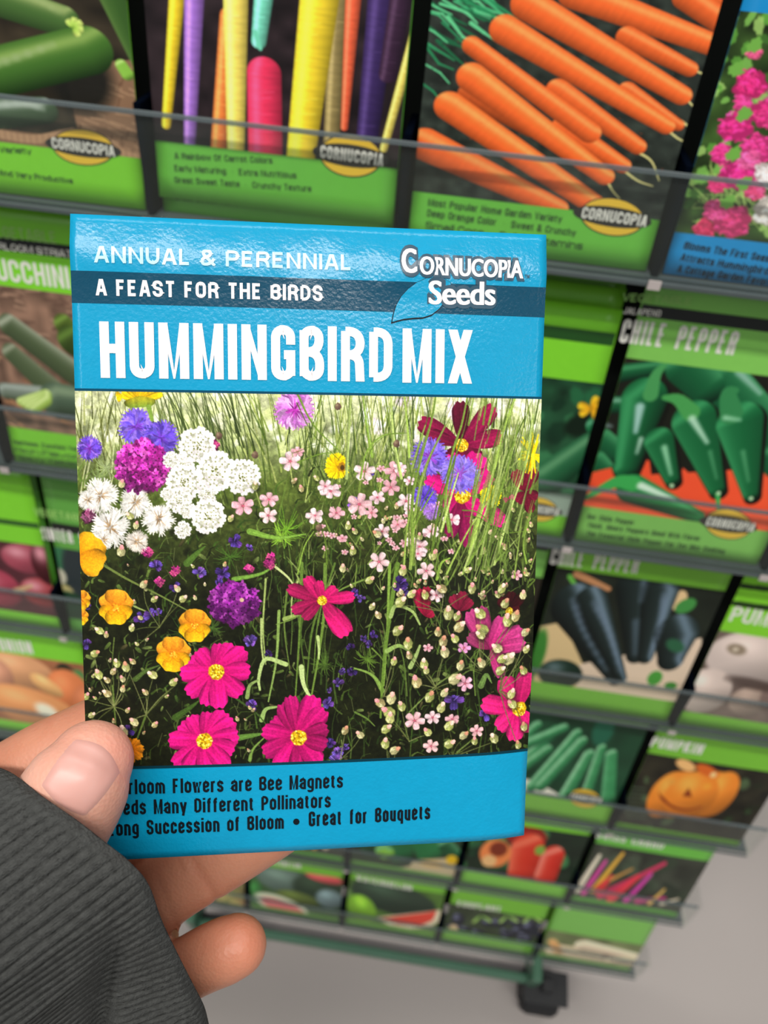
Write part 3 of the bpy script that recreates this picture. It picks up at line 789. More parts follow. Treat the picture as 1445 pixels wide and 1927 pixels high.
    # purple shade flowers
    for x, y, r in ((441, 1018, 15), (294, 1065, 16), (376, 1078, 15), (420, 1078, 16), (412, 1095, 12), (267, 1162, 15), (283, 1157, 13), (299, 1150, 10), (471, 1208, 16), (164, 1210, 13), (684, 1200, 9), (694, 1213, 9), (703, 1194, 9), (659, 1217, 10), (643, 1264, 10), (662, 1262, 11), (636, 1286, 11), (620, 1299, 7), (617, 1324, 13), (620, 1397, 13), (636, 1415, 14), (630, 1430, 13), (650, 1405, 10), (754, 1098, 18), (760, 1112, 12), (854, 1318, 18), (913, 1343, 14), (330, 1105, 12), (668, 1115, 11), (680, 1125, 9), (470, 1030, 9), (475, 1325, 13), (505, 1230, 8), (165, 1140, 10), (665, 945, 12), (240, 1375, 13), (700, 890, 8)):
        dark = 1 if y < 1190 or x > 700 or (x, y) == (471, 1208) or y > 1310 else .72
        violet(cv, x, y, r, np.array([(104, 76, 178), (86, 58, 150), (122, 92, 200)][int(x + y) % 3]) * dark)
    for x, y, r in ((277, 1040, 9), (300, 1095, 7), (330, 1075, 8), (510, 1050, 8), (505, 1060, 10), (398, 838, 14), (392, 850, 10), (468, 1070, 7)):
        floret_ball(cv, x, y, r, r, [(160, 40, 110), (190, 70, 120)], 14, 4)
    floret_ball(cv, 167, 970, 13, 15, [(110, 50, 80), (140, 80, 110)], 20, 5)
    for k in range(90):
        x, y = R(620, 1000), R(950, 1130); bud(cv, x, y, R(3, 6))
    for k in range(40): bud(cv, R(160, 480), R(1060, 1420), R(2.5, 4.5))
    for k in range(50): five(cv, R(600, 850), R(880, 1040), R(4, 8), (236, 190, 194), squash=R(.5, 1))
    # dark crimson cosmos in the rear right
    cosmos(cv, 800, 1160, [(785, 1108, 30, .6), (803, 1103, 26, .8), (815, 1150, 25, .7)], 0, (170, 15, 60), (215, 30, 80))
    cosmos(cv, 866, 1150, [(850, 1120, 26, .9), (872, 1112, 26, 1.0), (888, 1128, 24, .9), (858, 1170, 24, .8)], 0, (150, 15, 60), (205, 30, 85))
    cosmos(cv, 958, 1150, [(940, 1125, 24, 1.6), (962, 1112, 26, 1.8), (984, 1120, 24, 1.8), (978, 1145, 22, 1.6)], 7, (130, 15, 40), (150, 20, 50))
    cosmos(cv, 987, 925, [(968, 885, 30, .9), (1005, 880, 34, 1.0), (972, 945, 28, 1.1), (1010, 940, 30, 1.2), (1000, 965, 24, 1.2)], 0, (160, 12, 55), (200, 22, 80))
    # big cosmos, upper right
    cosmos(cv, 869, 838, [(835, 872, 34, 1.2), (905, 872, 40, 1.0), (870, 885, 40, .9), (787, 792, 42, .85), (802, 815, 30, 1.0), (866, 754, 40, 1.5), (930, 764, 42, .55), (946, 820, 40, .5)], 12, (150, 18, 72), (205, 26, 98))
    cosmos(cv, 870, 932, [(800, 900, 40, .2), (850, 852, 40, .1), (902, 852, 56, .1), (925, 890, 48, .2), (838, 960, 40, .6), (880, 1030, 36, 1.1), (845, 1012, 34, 1.2), (910, 968, 36, .5), (950, 985, 40, .1)], 15, (215, 18, 110), (238, 28, 140))
    cosmos(cv, 957, 938, [(967, 934, 12, .2), (948, 942, 12, .2)], 0)
    # pink cosmos of the right side
    cosmos(cv, 922, 1222, [(882, 1148, 40, .5), (903, 1140, 34, .6), (948, 1160, 40, .15), (985, 1185, 42, .2), (990, 1212, 34, .3), (880, 1195, 30, .9), (950, 1250, 30, .5), (945, 1275, 26, .4)], 0, (190, 35, 110), (224, 70, 150))
    cosmos(cv, 977, 1334, [(905, 1322, 42, .1), (945, 1275, 44, .4), (990, 1262, 42, .5), (935, 1372, 40, .05), (966, 1395, 40, .05), (1002, 1375, 40, .1)], 13, (215, 20, 105), (240, 40, 130))
    cosmos(cv, 606, 1130, [(540, 1105, 32, .8), (575, 1085, 30, .3), (598, 1092, 24, .4), (548, 1150, 30, .8), (570, 1165, 26, .9), (634, 1106, 30, .3), (668, 1122, 30, .1), (655, 1196, 48, .02), (630, 1160, 30, .5)], 9, (200, 20, 95), (236, 34, 122))
    # white and yellow and violet crowd of the upper left
    for x, y, r, m in ((189, 932, 36, 0), (255, 945, 32, 0), (207, 993, 40, 0), (299, 976, 34, 0), (194, 1016, 22, 0), (165, 940, 22, 0), (258, 1019, 24, 1)):
        shaggy(cv, x, y, r, (244, 240, 230) if not m else (232, 222, 208))
    cornflower(cv, 169, 843, 24, [(112, 76, 200), (96, 62, 186), (140, 100, 214)], (120, 50, 170), 14)
    cornflower(cv, 256, 803, 33, [(120, 92, 216), (100, 72, 204), (146, 112, 226)], (120, 60, 190), 18)
    cornflower(cv, 302, 824, 34, [(112, 88, 214), (130, 96, 220), (96, 66, 196)], (110, 60, 190), 18)
    floret_ball(cv, 268, 878, 48, 50, [(182, 52, 158), (150, 34, 128), (206, 84, 176), (128, 24, 104)], 150, 7)
    for x, y, r in ((344, 876, 20), (322, 866, 15), (371, 839, 32), (391, 927, 18), (347, 908, 31), (337, 942, 22), (352, 960, 15), (406, 886, 34), (457, 898, 31), (391, 971, 30), (344, 997, 15), (315, 930, 12)):
        candytuft(cv, x, y, r)
    cornflower(cv, 554, 771, 37, [(206, 132, 206), (222, 160, 220), (190, 108, 192)], (166, 50, 156), 20)
    # yellow daisy from behind, top left
    for k in range(11):
        a = PI + .3 + k * (PI - .6) / 10
        cv.petal(264, 754, a, R(38, 46), 14, (225, 170, 10), (250, 215, 20), .08, .03, .7, k)
    cv.petal(262, 745, PI / 2 - .1, 22, 60, (190, 170, 30), (120, 150, 50), .1, .02, .5, 1)
    cv.petal(230, 745, PI - .2, 12, 20, (235, 190, 10), (250, 205, 10), .1)
    cv.stroke([(280, 766), (286, 790)], 9, 7, (128, 160, 62))
    # yellow blossoms
    for k in range(12):
        cv.petal(634, 877, k * PI / 6 + .1, R(22, 28), 13, (235, 185, 0), (252, 226, 20), .1, .1, .7, k)
    cv.blob(643, 879, 8, 9, (170, 120, 20), rag=.15); cv.blob(644, 880, 4, 5, (80, 55, 20))
    for k in range(26):
        a = R(0, 6.28); cv.petal(919, 934, a, R(12, 27), 12, (240, 190, 0), (252, 224, 10), .1, .1, .7, k)
    for k in range(44):
        a = R(PI * .5, PI * 1.5) if k % 3 else R(0, 6.28); cv.stroke([(1003, 856), (1003 + math.cos(a) * R(14, 30), 856 + math.sin(a) * R(20, 46))], 6, 2, [(250, 215, 10), (255, 235, 40), (225, 180, 0)][k % 3])
    # poppies and orange flowers
    cv.petal(153, 1050, -.9, 50, 60, (235, 140, 5), (252, 186, 30), .04, .04, .6, 1); cv.petal(150, 1044, .5, 50, 56, (240, 150, 10), (250, 178, 30), .04, .04, .6, 3)
    poppy(cv, 218, 1140, 33); poppy(cv, 366, 1175, 31); poppy(cv, 326, 1229, 33); poppy(cv, 152, 1128, 19); poppy(cv, 152, 1160, 15)
    for a in (-2.6, -1.9, -1.0, -.2, .6, 1.6): cv.petal(246, 1412, a, 26, 18, (200, 100, 10), (240, 150, 30), .1)
    floret_ball(cv, 442, 1136, 46, 42, [(128, 36, 130), (104, 26, 108), (152, 60, 150), (88, 18, 92)], 130, 7)
    cv.blob(455, 1129, 4, 4, (205, 175, 140))
    # the three clear cosmos of the foreground
    cosmos(cv, 407, 1264, [(357, 1240, 46, .1), (372, 1222, 40, .12), (413, 1210, 38, .25), (338, 1268, 44, .0), (440, 1212, 46, .1), (463, 1222, 46, .12), (472, 1262, 46, .15), (352, 1308, 42, .05), (455, 1308, 44, .15), (384, 1328, 38, .08), (412, 1334, 44, .0)], 15)
    cosmos(cv, 385, 1394, [(338, 1362, 46, .1), (358, 1346, 40, .12), (390, 1338, 34, .3), (316, 1392, 46, .0), (424, 1338, 44, .1), (442, 1356, 44, .1), (450, 1384, 46, .1), (442, 1412, 42, .1), (326, 1440, 40, .05), (348, 1452, 40, .05), (388, 1456, 46, .02), (428, 1444, 44, .08)], 15)
    cosmos(cv, 562, 1388, [(512, 1352, 44, .5), (530, 1322, 42, .75), (545, 1308, 36, .6), (592, 1308, 50, .2), (612, 1334, 46, .35), (618, 1370, 40, .9), (492, 1374, 42, .3), (494, 1418, 44, .6), (520, 1452, 46, .05), (560, 1462, 44, .6), (600, 1440, 48, .3), (616, 1402, 40, .8)], 15)
    # pink five-petalled flowers
    pk = (250, 226, 226); pd = (236, 184, 190)
    for x, y, r, c in ((546, 868, 19, pk), (457, 952, 20, (240, 190, 198)), (506, 940, 17, (240, 196, 200)), (505, 970, 16, (250, 228, 222)), (592, 971, 16, pk), (686, 887, 19, (250, 232, 226)), (622, 924, 19, pk), (676, 949, 22, (244, 206, 206)), (593, 970, 14, (250, 230, 226)), (633, 965, 15, pd), (743, 886, 18, pd), (735, 917, 16, pd), (710, 936, 14, pk), (764, 943, 16, (250, 232, 230)), (850, 978, 16, pk), (719, 1000, 14, pk), (713, 1057, 18, (248, 222, 218)), (644, 1013, 10, pd), (748, 987, 13, pd), (789, 1029, 16, pk), (811, 1000, 15, pk), (786, 1042, 14, pk), (802, 1074, 16, (248, 222, 218)), (775, 1020, 12, pk), (821, 1120, 13, pk), (875, 1286, 14, (248, 190, 210)), (873, 1219, 12, (230, 160, 210)), (780, 1356, 18, (248, 205, 205)), (814, 1350, 14, pk), (851, 1353, 13, pd), (897, 1375, 12, (246, 196, 196)), (811, 1404, 14, (248, 205, 200)), (805, 1219, 9, pd), (972, 1082, 10, pd), (612, 915, 14, pk), (752, 880, 12, pk), (770, 905, 10, pk), (699, 965, 12, pd), (560, 850, 12, pd), (770, 960, 10, (250, 232, 230))):
        five(cv, x, y, r, c, squash=R(.62, 1))
    # buds
    B = [(186, 1270, 9), (213, 1264, 8), (237, 1256, 9), (202, 1280, 8), (288, 1270, 9), (326, 1284, 9), (274, 1303, 7), (202, 1305, 8), (231, 1297, 7), (231, 1278, 7), (172, 1346, 8), (253, 1359, 9), (291, 1364, 8), (232, 1377, 10), (240, 1337, 6), (248, 1182, 8), (188, 1187, 8), (250, 1245, 7), (220, 1249, 8), (334, 1108, 8), (344, 1127, 8), (290, 1128, 7), (270, 1100, 8), (162, 1311, 7), (178, 1230, 8), (200, 1195, 7), (258, 1212, 5), (229, 911, 8), (256, 989, 8), (228, 1038, 9), (245, 971, 7), (170, 1370, 7),
         (434, 976, 7), (480, 915, 8), (553, 905, 7), (567, 920, 7), (596, 900, 6)]
    for x, y, r in ((748, 1187, 10), (768, 1212, 9), (824, 1190, 9), (834, 1208, 8), (837, 1228, 9), (856, 1202, 9), (712, 1158, 8), (753, 1133, 9), (774, 1118, 8), (800, 1120, 9), (832, 1108, 10), (844, 1155, 10), (860, 1160, 9), (864, 1180, 10), (888, 1108, 10), (904, 1155, 9), (908, 1185, 10), (905, 1195, 9), (944, 1108, 9), (955, 1168, 10), (970, 1160, 10), (936, 1220, 9), (957, 1240, 10), (906, 1248, 9), (866, 1253, 9), (855, 1278, 10), (784, 1284, 10), (798, 1250, 9), (716, 1323, 10), (736, 1315, 10), (756, 1330, 8), (732, 1340, 10), (734, 1352, 9), (808, 1312, 10), (836, 1304, 9), (830, 1332, 9), (726, 1372, 10), (725, 1400, 9), (742, 1412, 9), (649, 1375, 8), (678, 1383, 7), (845, 1366, 10), (845, 1400, 10), (872, 1384, 9), (930, 1390, 9), (944, 1240, 8), (988, 1190, 8), (990, 1222, 8), (941, 1262, 8), (964, 1325, 9), (962, 1306, 8), (986, 1368, 8), (985, 1262, 7), (645, 1070, 8), (695, 1092, 9), (758, 1075, 8), (880, 1073, 7), (700, 1142, 7), (664, 1037, 8), (815, 1045, 10), (790, 1010, 7), (950, 1136, 8), (984, 1120, 8), (710, 1005, 8), (655, 990, 7), (668, 1000, 6), (600, 1005, 5), (975, 1402, 7), (805, 1378, 8), (802, 1262, 7), (770, 1234, 6), (741, 1245, 8), (893, 1395, 7)):
        B.append((x, y, r))
    hubs = [(275, 1345), (215, 1330), (722, 1310), (820, 1295), (770, 1395), (905, 1262), (850, 1425), (730, 1440), (940, 1300), (830, 1150), (300, 1180), (640, 1430)]
    for x, y, r in B:
        if y < 1080: continue
        hx, hy = min(hubs, key=lambda q: math.hypot(q[0] - x, (q[1] - y) * .8 - 20))
        if math.hypot(hx - x, hy - y) < 130: cv.stroke([(x, y + r * .6), (x * .6 + hx * .4 + R(-6, 6), y * .5 + hy * .5), (hx, hy)], 1.3, 1.9, [(104, 112, 60), (122, 128, 76), (84, 92, 44)][int(x) % 3], .85, n_=8)
    for x, y, r in B: bud(cv, x, y, r * .96 * (1.12 if x > 600 else 1.0))
    # cornflowers and grass of the right foreground
    cornflower(cv, 808, 860, 35, [(122, 98, 206), (140, 112, 216), (100, 76, 188)], (130, 60, 170), 18)
    cornflower(cv, 866, 892, 36, [(136, 116, 222), (116, 92, 206), (156, 130, 228)], (150, 80, 190), 18)
    cornflower(cv, 799, 936, 24, [(98, 70, 206), (120, 88, 216)], (70, 40, 160), 14)
    cornflower(cv, 812, 962, 17, [(186, 140, 220), (160, 110, 206)], (130, 80, 180), 10)
    gl = [(150, 176, 78), (126, 156, 60), (176, 196, 108), (104, 132, 46)]
    for pts, w in (([(778, 1062), (775, 950), (790, 870), (812, 790), (820, 742)], 8), ([(772, 1070), (782, 960), (800, 880), (838, 800)], 8), ([(845, 1000), (838, 940), (852, 850), (868, 800), (880, 742)], 8), ([(812, 1040), (828, 950), (850, 880), (870, 818)], 6), ([(775, 1000), (800, 950), (815, 925)], 5),
                   ([(830, 1000), (850, 930), (862, 890)], 6), ([(775, 880), (790, 830), (800, 800)], 5), ([(884, 1040), (900, 980), (925, 900), (950, 800), (972, 742)], 9), ([(900, 1062), (925, 960), (945, 880), (985, 790)], 8), ([(880, 1062), (915, 1000), (940, 930), (960, 860), (975, 800)], 7), ([(870, 1080), (900, 1000), (935, 900), (940, 850)], 5),
                   ([(840, 1080), (880, 1000), (920, 940)], 5), ([(930, 1062), (960, 960), (990, 870), (1002, 780)], 6), ([(560, 742), (590, 800), (640, 850)], 5), ([(652, 900), (656, 820), (660, 742)], 7), ([(700, 860), (690, 800), (682, 742)], 6), ([(755, 900), (740, 820), (735, 742)], 7), ([(770, 860), (766, 800), (760, 742)], 6), ([(678, 900), (690, 850), (720, 820), (760, 815)], 5), ([(560, 870), (600, 855), (625, 852)], 3),
                   ([(560, 1080), (572, 1030), (590, 1000)], 3.5), ([(615, 1062), (612, 1020), (606, 1000)], 4), ([(870, 960), (900, 965), (945, 1000), (985, 1000)], 3), ([(822, 1090), (830, 1060), (846, 1050)], 7), ([(990, 1060), (985, 1020), (1000, 960)], 5), ([(760, 1062), (765, 1000), (772, 960)], 5)):
        c = np.array(gl[random.randrange(4)])
        w *= .78; c = c * R(.82, 1.05); cv.stroke(pts, w, w * .4, c, 1, n_=20); cv.stroke(np.array(pts) + (w * .22, 0), w * .3, .8, c * 1.2, .8, n_=20); cv.stroke(np.array(pts) + (R(-9, 9), R(-20, 20)), w * .55, 1, c * .8, .9, n_=20)
    for k in range(80):
        x, y = R(880, 1000), R(780, 1100); L = R(50, 130)
        cv.stroke([(x, y), (x + L * R(.1, .35), y - L)], R(2, 4.5), 1, np.array(gl[k % 4]) * R(.7, 1.05), .85)
    for k in range(40):
        x, y = R(820, 1000), R(1020, 1110); cv.stroke([(x, y), (x + R(-16, 24), y - R(20, 50))], R(2, 4), 1, np.array((112, 136, 58)) * R(.7, 1.2), .7)
    for x, y in ((636, 765), (746, 835), (600, 993), (412, 820), (480, 856)):
        cv.blob(x, y, 6, 7, (110, 84, 70), rag=.1, hi=(150, 130, 100))
    cv.mottle(.07, 3); cv.mottle(.10, 1.5)


# ------------------------------------------------------------------ the held packet
PW, PHT = 0.0825, 0.11486
pk_c = np.array([-0.052556, -0.049983, 0.126843]); pk_a = nrm([0.993019, -0.000175, 0.117955]); pk_b = np.array([-0.014389, 0.993761, 0.110595])
pk_b = nrm(pk_b - pk_a * (pk_b @ pk_a))


def pk_bulge(u, v):
    u, v = np.broadcast_arrays(np.asarray(u, float), np.asarray(v, float))
    z = .0019 * np.clip(1 - (2 * u - 1) ** 2, 0, 1) * np.clip(np.sin(PI * v), 0, 1) ** .7
    z = z - .0007 * np.clip(1 - v / .09, 0, 1) ** 2                                    # crimped head seam leans back
    wr = np.exp(-((v - .055) / .035) ** 2)
    z = z + .00028 * wr * (1 + .5 * np.sin(u * 9 + .6))
    z = z + .00012 * wr * (np.sin(u * 19 + 1.2) + .6 * np.sin(u * 41 + v * 60) + .4 * np.sin(u * 77 - v * 90))
    z = z - .0012 * np.clip((u - .86) / .14, 0, 1) ** 2 * np.clip((v - .7) / .2, 0, 1)   # lower right bends away
    return z


HELD = Face(pk_c, pk_a, pk_b, PW, PHT, pk_bulge)
BLUE = (0, 147, 188); NAVY = (0, 66, 90)
M_blue = material('glossy_blue_paper', BLUE, .7, .65, .1, var=.025, scale=500, bump=.10, bscale=1500)
M_white_ink = material('white_ink', (240, 232, 230), .5, .1, .25)
M_pale_ink = material('pale_blue_ink', (178, 226, 242), .36, .3)
M_dark_ink = material('dark_ink', (6, 16, 24), .55, .05, .2)
M_navy = material('navy_ink', NAVY, .7, .4, .1, var=.03, scale=400, bump=.10, bscale=1500)
M_photo = ink_material('printed_photo_gloss', .7, .04, .03)
M_photo.node_tree.nodes['Principled BSDF'].inputs['Specular IOR Level'].default_value = .12
M_print = ink_material('printed_photo_shelf', .42, .15)

packet = empty('seed_packet', tuple(HELD.pt(PW / 2, PHT)))
tag(packet, 'bright blue flower seed packet held up in front by a hand', 'seed packet')


def envelope(face, mat, parent, thick, nx=28, ny=38, name='envelope', lift=0.0):
    """closed thin paper envelope: front, back and folded rim in one mesh"""
    xs, ys = np.linspace(0, face.w, nx), np.linspace(0, face.ht, ny)
    xx, yy = np.meshgrid(xs, ys)
    Fp = face.pt(xx, yy, lift)
    pil = thick * (.35 + .65 * np.clip(1 - (2 * xx / face.w - 1) ** 4, 0, 1) * np.clip(1 - (2 * yy / face.ht - 1) ** 4, 0, 1))
    fr = face.bulge(xx / face.w, yy / face.ht)
    Bp = W(face.c + xx[..., None] * face.a + yy[..., None] * face.b + (np.minimum(fr, 0) + lift - pil)[..., None] * face.n)
    N = nx * ny; V = np.vstack([Fp.reshape(-1, 3), Bp.reshape(-1, 3)]); id_ = lambda i, j, k: k * N + i * nx + j
    F = []
    for i in range(ny - 1):
        for j in range(nx - 1):
            F.append((id_(i, j, 0), id_(i + 1, j, 0), id_(i + 1, j + 1, 0), id_(i, j + 1, 0)))
            F.append((id_(i, j, 1), id_(i, j + 1, 1), id_(i + 1, j + 1, 1), id_(i + 1, j, 1)))
    for i in range(ny - 1):
        F.append((id_(i, 0, 0), id_(i, 0, 1), id_(i + 1, 0, 1), id_(i + 1, 0, 0)))
        F.append((id_(i, nx - 1, 0), id_(i + 1, nx - 1, 0), id_(i + 1, nx - 1, 1), id_(i, nx - 1, 1)))
    for j in range(nx - 1):
        F.append((id_(0, j, 0), id_(0, j + 1, 0), id_(0, j + 1, 1), id_(0, j, 1)))
        F.append((id_(ny - 1, j, 0), id_(ny - 1, j, 1), id_(ny - 1, j + 1, 1), id_(ny - 1, j + 1, 0)))
    return mesh_obj(name, V, F, mat, parent, smooth=True)


def band(face, y0, y1, mat, parent, name, x0=0.0, x1=None, lift=4e-5, nx=40, ny=10):
    return grid_obj(name, face.patch(x0, y0, face.w if x1 is None else x1, y1, nx, ny, lift), mat, parent)


def shape_on(face, pts, mat, parent, name, lift):
    """a flat printed outline (picture positions), filled"""
    q = face.uv(np.array(pts, float)); c = q.mean(0)
    q = np.vstack([q, c]); m = len(pts)
    F = [(i, (i + 1) % m, m) for i in range(m)]
    return mesh_obj(name, face.pt(q[:, 0], q[:, 1], lift), F, mat, parent)


envelope(HELD, M_blue, packet, .0016, 60, 84)
vy = lambda x, y: HELD.uv((x, y))[0, 1]
y_ph0, y_ph1 = vy(580, 738), vy(617, 1436)
NXP, NYP = (860, 700)


def held_map(px):
    q = HELD.uv(px)
    return np.stack([q[:, 0] / PW * (NXP - 1), (q[:, 1] - y_ph0) / (y_ph1 - y_ph0) * (NYP - 1)], -1)


cv = Canvas(NXP, NYP, held_map)
paint_flowers(cv)
cv.a[:5] = np.array(NAVY) / 255; cv.a[-6:] = np.array((0, 52, 66)) / 255
grid_obj('printed_photo', HELD.patch(0, y_ph0, PW, y_ph1, NXP, NYP, 5e-5), M_photo, packet, cv.linear())
band(HELD, vy(580, 524), vy(580, 582), M_navy, packet, 'name_band', nx=60)

put_text(HELD, 'ANNUAL & PERENNIAL', (178, 494), (662, 509), 31, M_pale_ink, packet, 'category_text', 1e-4, .19, .16)
put_text(HELD, 'A FEAST FOR THE BIRDS', (181, 556), (607, 567), 31, M_white_ink, packet, 'variety_text', 1.2e-4, .19, .14)
put_text(HELD, 'HUMMINGBIRD', (190, 711), (738, 719), 106, M_white_ink, packet, 'title_text', 1e-4, .165, .08, 24)
put_text(HELD, 'MIX', (757, 720), (887, 722), 102, M_white_ink, packet, 'title_text', 1e-4, .17, .08)
IT = dict(lift=1e-4, th=.155, gap=.095, cuts=20)
put_text(HELD, 'Heirloom Flowers are Bee Magnets', (203, 1495), (645, 1482), 28, M_dark_ink, packet, 'info_text', **IT)
put_text(HELD, 'Feeds Many Different Pollinators', (203, 1534), (622, 1519), 28, M_dark_ink, packet, 'info_text', **IT)
put_text(HELD, 'Long Succession of Bloom', (205, 1573), (534, 1559), 28, M_dark_ink, packet, 'info_text', **IT)
shape_on(HELD, [(557.5 + 6 * math.cos(t), 1546 + 6 * math.sin(t)) for t in np.linspace(0, 2 * PI, 14)[:-1]], M_dark_ink, packet, 'bullet_dot', 1e-4)
put_text(HELD, 'Great for Bouquets', (581, 1555), (809, 1541), 28, M_dark_ink, packet, 'info_text', **IT)

# maker's mark: leaf, outlined lettering
logo = band(HELD, vy(800, 600), vy(800, 600) + 1e-5, M_blue, packet, 'brand_logo', .0605, .0606, 2e-5, 2, 2)
leaf = [(738, 606), (741, 590), (746, 574), (755, 558), (768, 544), (784, 532), (802, 524), (830, 522), (848, 532), (846, 550), (838, 566), (826, 581), (812, 592), (796, 597), (778, 598), (760, 600), (748, 603)]
shape_on(HELD, [(x + (x - 795) * .03 - .8, y + (y - 565) * .05 + 1.4) for x, y in leaf], M_dark_ink, logo, 'leaf_outline', 7e-5)
shape_on(HELD, leaf, M_blue, logo, 'leaf', 9e-5)
M_edge = material('logo_edge_ink', (3, 62, 84), .4, .2)
for s, l, r_, cp in (('C', (756, 513), (785, 513), 44), ('ORNUCOPIA', (789, 516), (984, 524), 33), ('Seeds', (806, 572), (932, 574), 43)):
    put_round_text(HELD, s, (l[0] - 3, l[1]), (r_[0] + 3, r_[1]), cp, M_edge, logo, 'outline_text', 1.15e-4, .12, .07, .98 if s != 'C' else 1)
    put_round_text(HELD, s, l, r_, cp, M_white_ink, logo, 'logo_text', 1.6e-4, .008, .07, .98 if s != 'C' else 1)
put_round_text(HELD, 'TM', (987, 524), (996, 524), 7, M_edge, logo, 'trademark_text', 1.2e-4, .01)


# ------------------------------------------------------------------ the rack
def RP(b, k, t=0.0, q=0.0):
    """rack point: divider number b (counted from the right end), tray k, t up the slope, q out of the front"""
    return P0 + h * ((2 - b) * PITCH) + d * ((k - 1) * TIER - t) + n * q


M_rail = material('grey_plastic_rail', (74, 84, 84), .45, .1, var=.08, scale=60)
M_back = material('black_back_board', (12, 20, 14), .8)
M_lip = clear_plastic('clear_front_plastic', (.985, .992, .987), .020, (200, 210, 196))
M_lipedge = clear_plastic('frosted_plastic_edge', (.7, .75, .75), .5, (120, 130, 132))
M_div = clear_plastic('smoky_divider_plastic', (.06, .08, .12), .22, (20, 30, 48))
M_green_metal = material('green_enamel', (58, 100, 76), .4, .2, var=.06, scale=40)
M_black_rubber = material('black_rubber', (24, 25, 26), .65, bump=.1)
M_foot = material('pale_plastic_foot', (186, 176, 172), .4)

rack = empty('seed_rack', tuple(W(RP(2.5, 6, 0, -.02))))
tag(rack, 'tiered seed display rack with clear pocket fronts and a green base rail', 'display rack')
AX = (h, d, n)
BL, BR = 7, 0
LIP = .034
for k in range(1, 7):
    mid = (BL + BR) / 2; half = (BL - BR) * PITCH / 2 + .003
    mesh_obj('tray_floor', *box(RP(mid, k, .0, -.0135), AX, (half, .001, .0135)), M_rail, rack)
    mesh_obj('clear_front', *box(RP(mid, k, LIP / 2 + .001, .0006), AX, (half, LIP / 2, .0006)), M_lip, rack)
    mesh_obj('lip_edge', *box(RP(mid, k, LIP + .0015, .0006), AX, (half, .0006, .0008)), M_lipedge, rack)
    bev(mesh_obj('bottom_rail', *box(RP(mid, k, -.0006, .0020), AX, (half, .0010, .0007)), M_rail, rack), .0004)
    for b in range(BR, BL + 1):
        if b == 0:
            mesh_obj('end_plate', *box(RP(0, k, .019, -.0125) + h * .0036, AX, (.0012, .021, .0145)), M_lip, rack)
        else:
            hh = .0185
            mesh_obj('divider', *box(RP(b, k, hh + .001, -.0125), AX, (.0012, hh, .0122)), M_div, rack)
            mesh_obj('divider_foot', *box(RP(b, k, -.0006, .0031), AX, (.0022, .0016, .0004)), M_foot, rack)
mesh_obj('back_board', *box(RP((BL + BR) / 2, 3.0, .03, -.0305), AX, ((BL - BR) * PITCH / 2 - .002, 3.1 * TIER, .0015)), M_back, rack)

# green base rail, post and casters under the lowest tray
UP = (h, g, o)
base = RP(1.0, 6, 0, 0)
zf = float(CAM_H - base @ g)                                     # height of the lowest tray over the floor


def under(b, down, out):
    return RP(b, 6, 0, 0) + g * down + o * out


rail = MB(); rail.add(box(under(2.76, .030, .012), UP, (1.82 * PITCH, .006, .004)))
bev(rail.obj('base_rail', M_green_metal, rack), .002)
bev(mesh_obj('base_rail', *box(under(2.76, .030, -.12), UP, (1.82 * PITCH, .006, .004)), M_green_metal, rack), .002)
for b in (0.96, 4.56):
    bev(mesh_obj('post', *box(under(b, .020, -.002), UP, (.0045, .022, .020)), M_green_metal, rack), .0015)


def wheel(c, ax, r, w, seg=28):
    u = nrm(np.cross(ax, g)); v = g; V, F = [], []
    prof = [(.35, -w), (.86, -w), (1, -w * .7), (1, w * .7), (.86, w), (.35, w), (.3, w * .4), (.3, -w * .4)]
    for i in range(seg):
        a = 2 * PI * i / seg
        for pr, x in prof: V.append(c + ax * x + (u * math.cos(a) + v * math.sin(a)) * r * pr)
    m = len(prof)
    for i in range(seg):
        for j in range(m):
            F.append((i * m + j, ((i + 1) % seg) * m + j, ((i + 1) % seg) * m + (j + 1) % m, i * m + (j + 1) % m))
    return W(np.array(V)), F


for b in (0.80, 4.32):
    for back in (.0, .14):
        c = under(b, zf - .0205, .016 - back)
        cas = mesh_obj('caster', *wheel(c, h, .020, .017), M_black_rubber, rack, smooth=True)
        fk = MB()
        for s in (-1, 1): fk.add(box(c + h * s * .0195 - g * .014, UP, (.0012, .018, .008)))
        fk.add(box(c - g * .0325, UP, (.0207, .0012, .014))); fk.add(box(c - g * .039, UP, (.005, .006, .005)))
        off = fk.obj('caster_fork', M_black_rubber, rack)


# ------------------------------------------------------------------ the packets in the rack
LEANP = math.radians(7.6)
UPV = nrm(-d * math.cos(LEANP) - n * math.sin(LEANP))
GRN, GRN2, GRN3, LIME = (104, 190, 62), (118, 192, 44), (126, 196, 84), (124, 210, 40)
M_print.node_tree.nodes['Principled BSDF'].inputs['Specular IOR Level'].default_value = .14
M_black_ink = material('black_ink', (16, 22, 16), .45)
M_grey_ink = material('soft_dark_ink', (40, 78, 28), .5)
M_cream_ink = material('cream_ink', (226, 226, 214), .5)
M_palegreen_ink = material('pale_green_ink', (150, 204, 104), .5)
M_yellow = material('badge_yellow', (232, 190, 52), .42, .1)
M_badge_dark = material('badge_dark', (38, 36, 32), .45)
SW = .0846


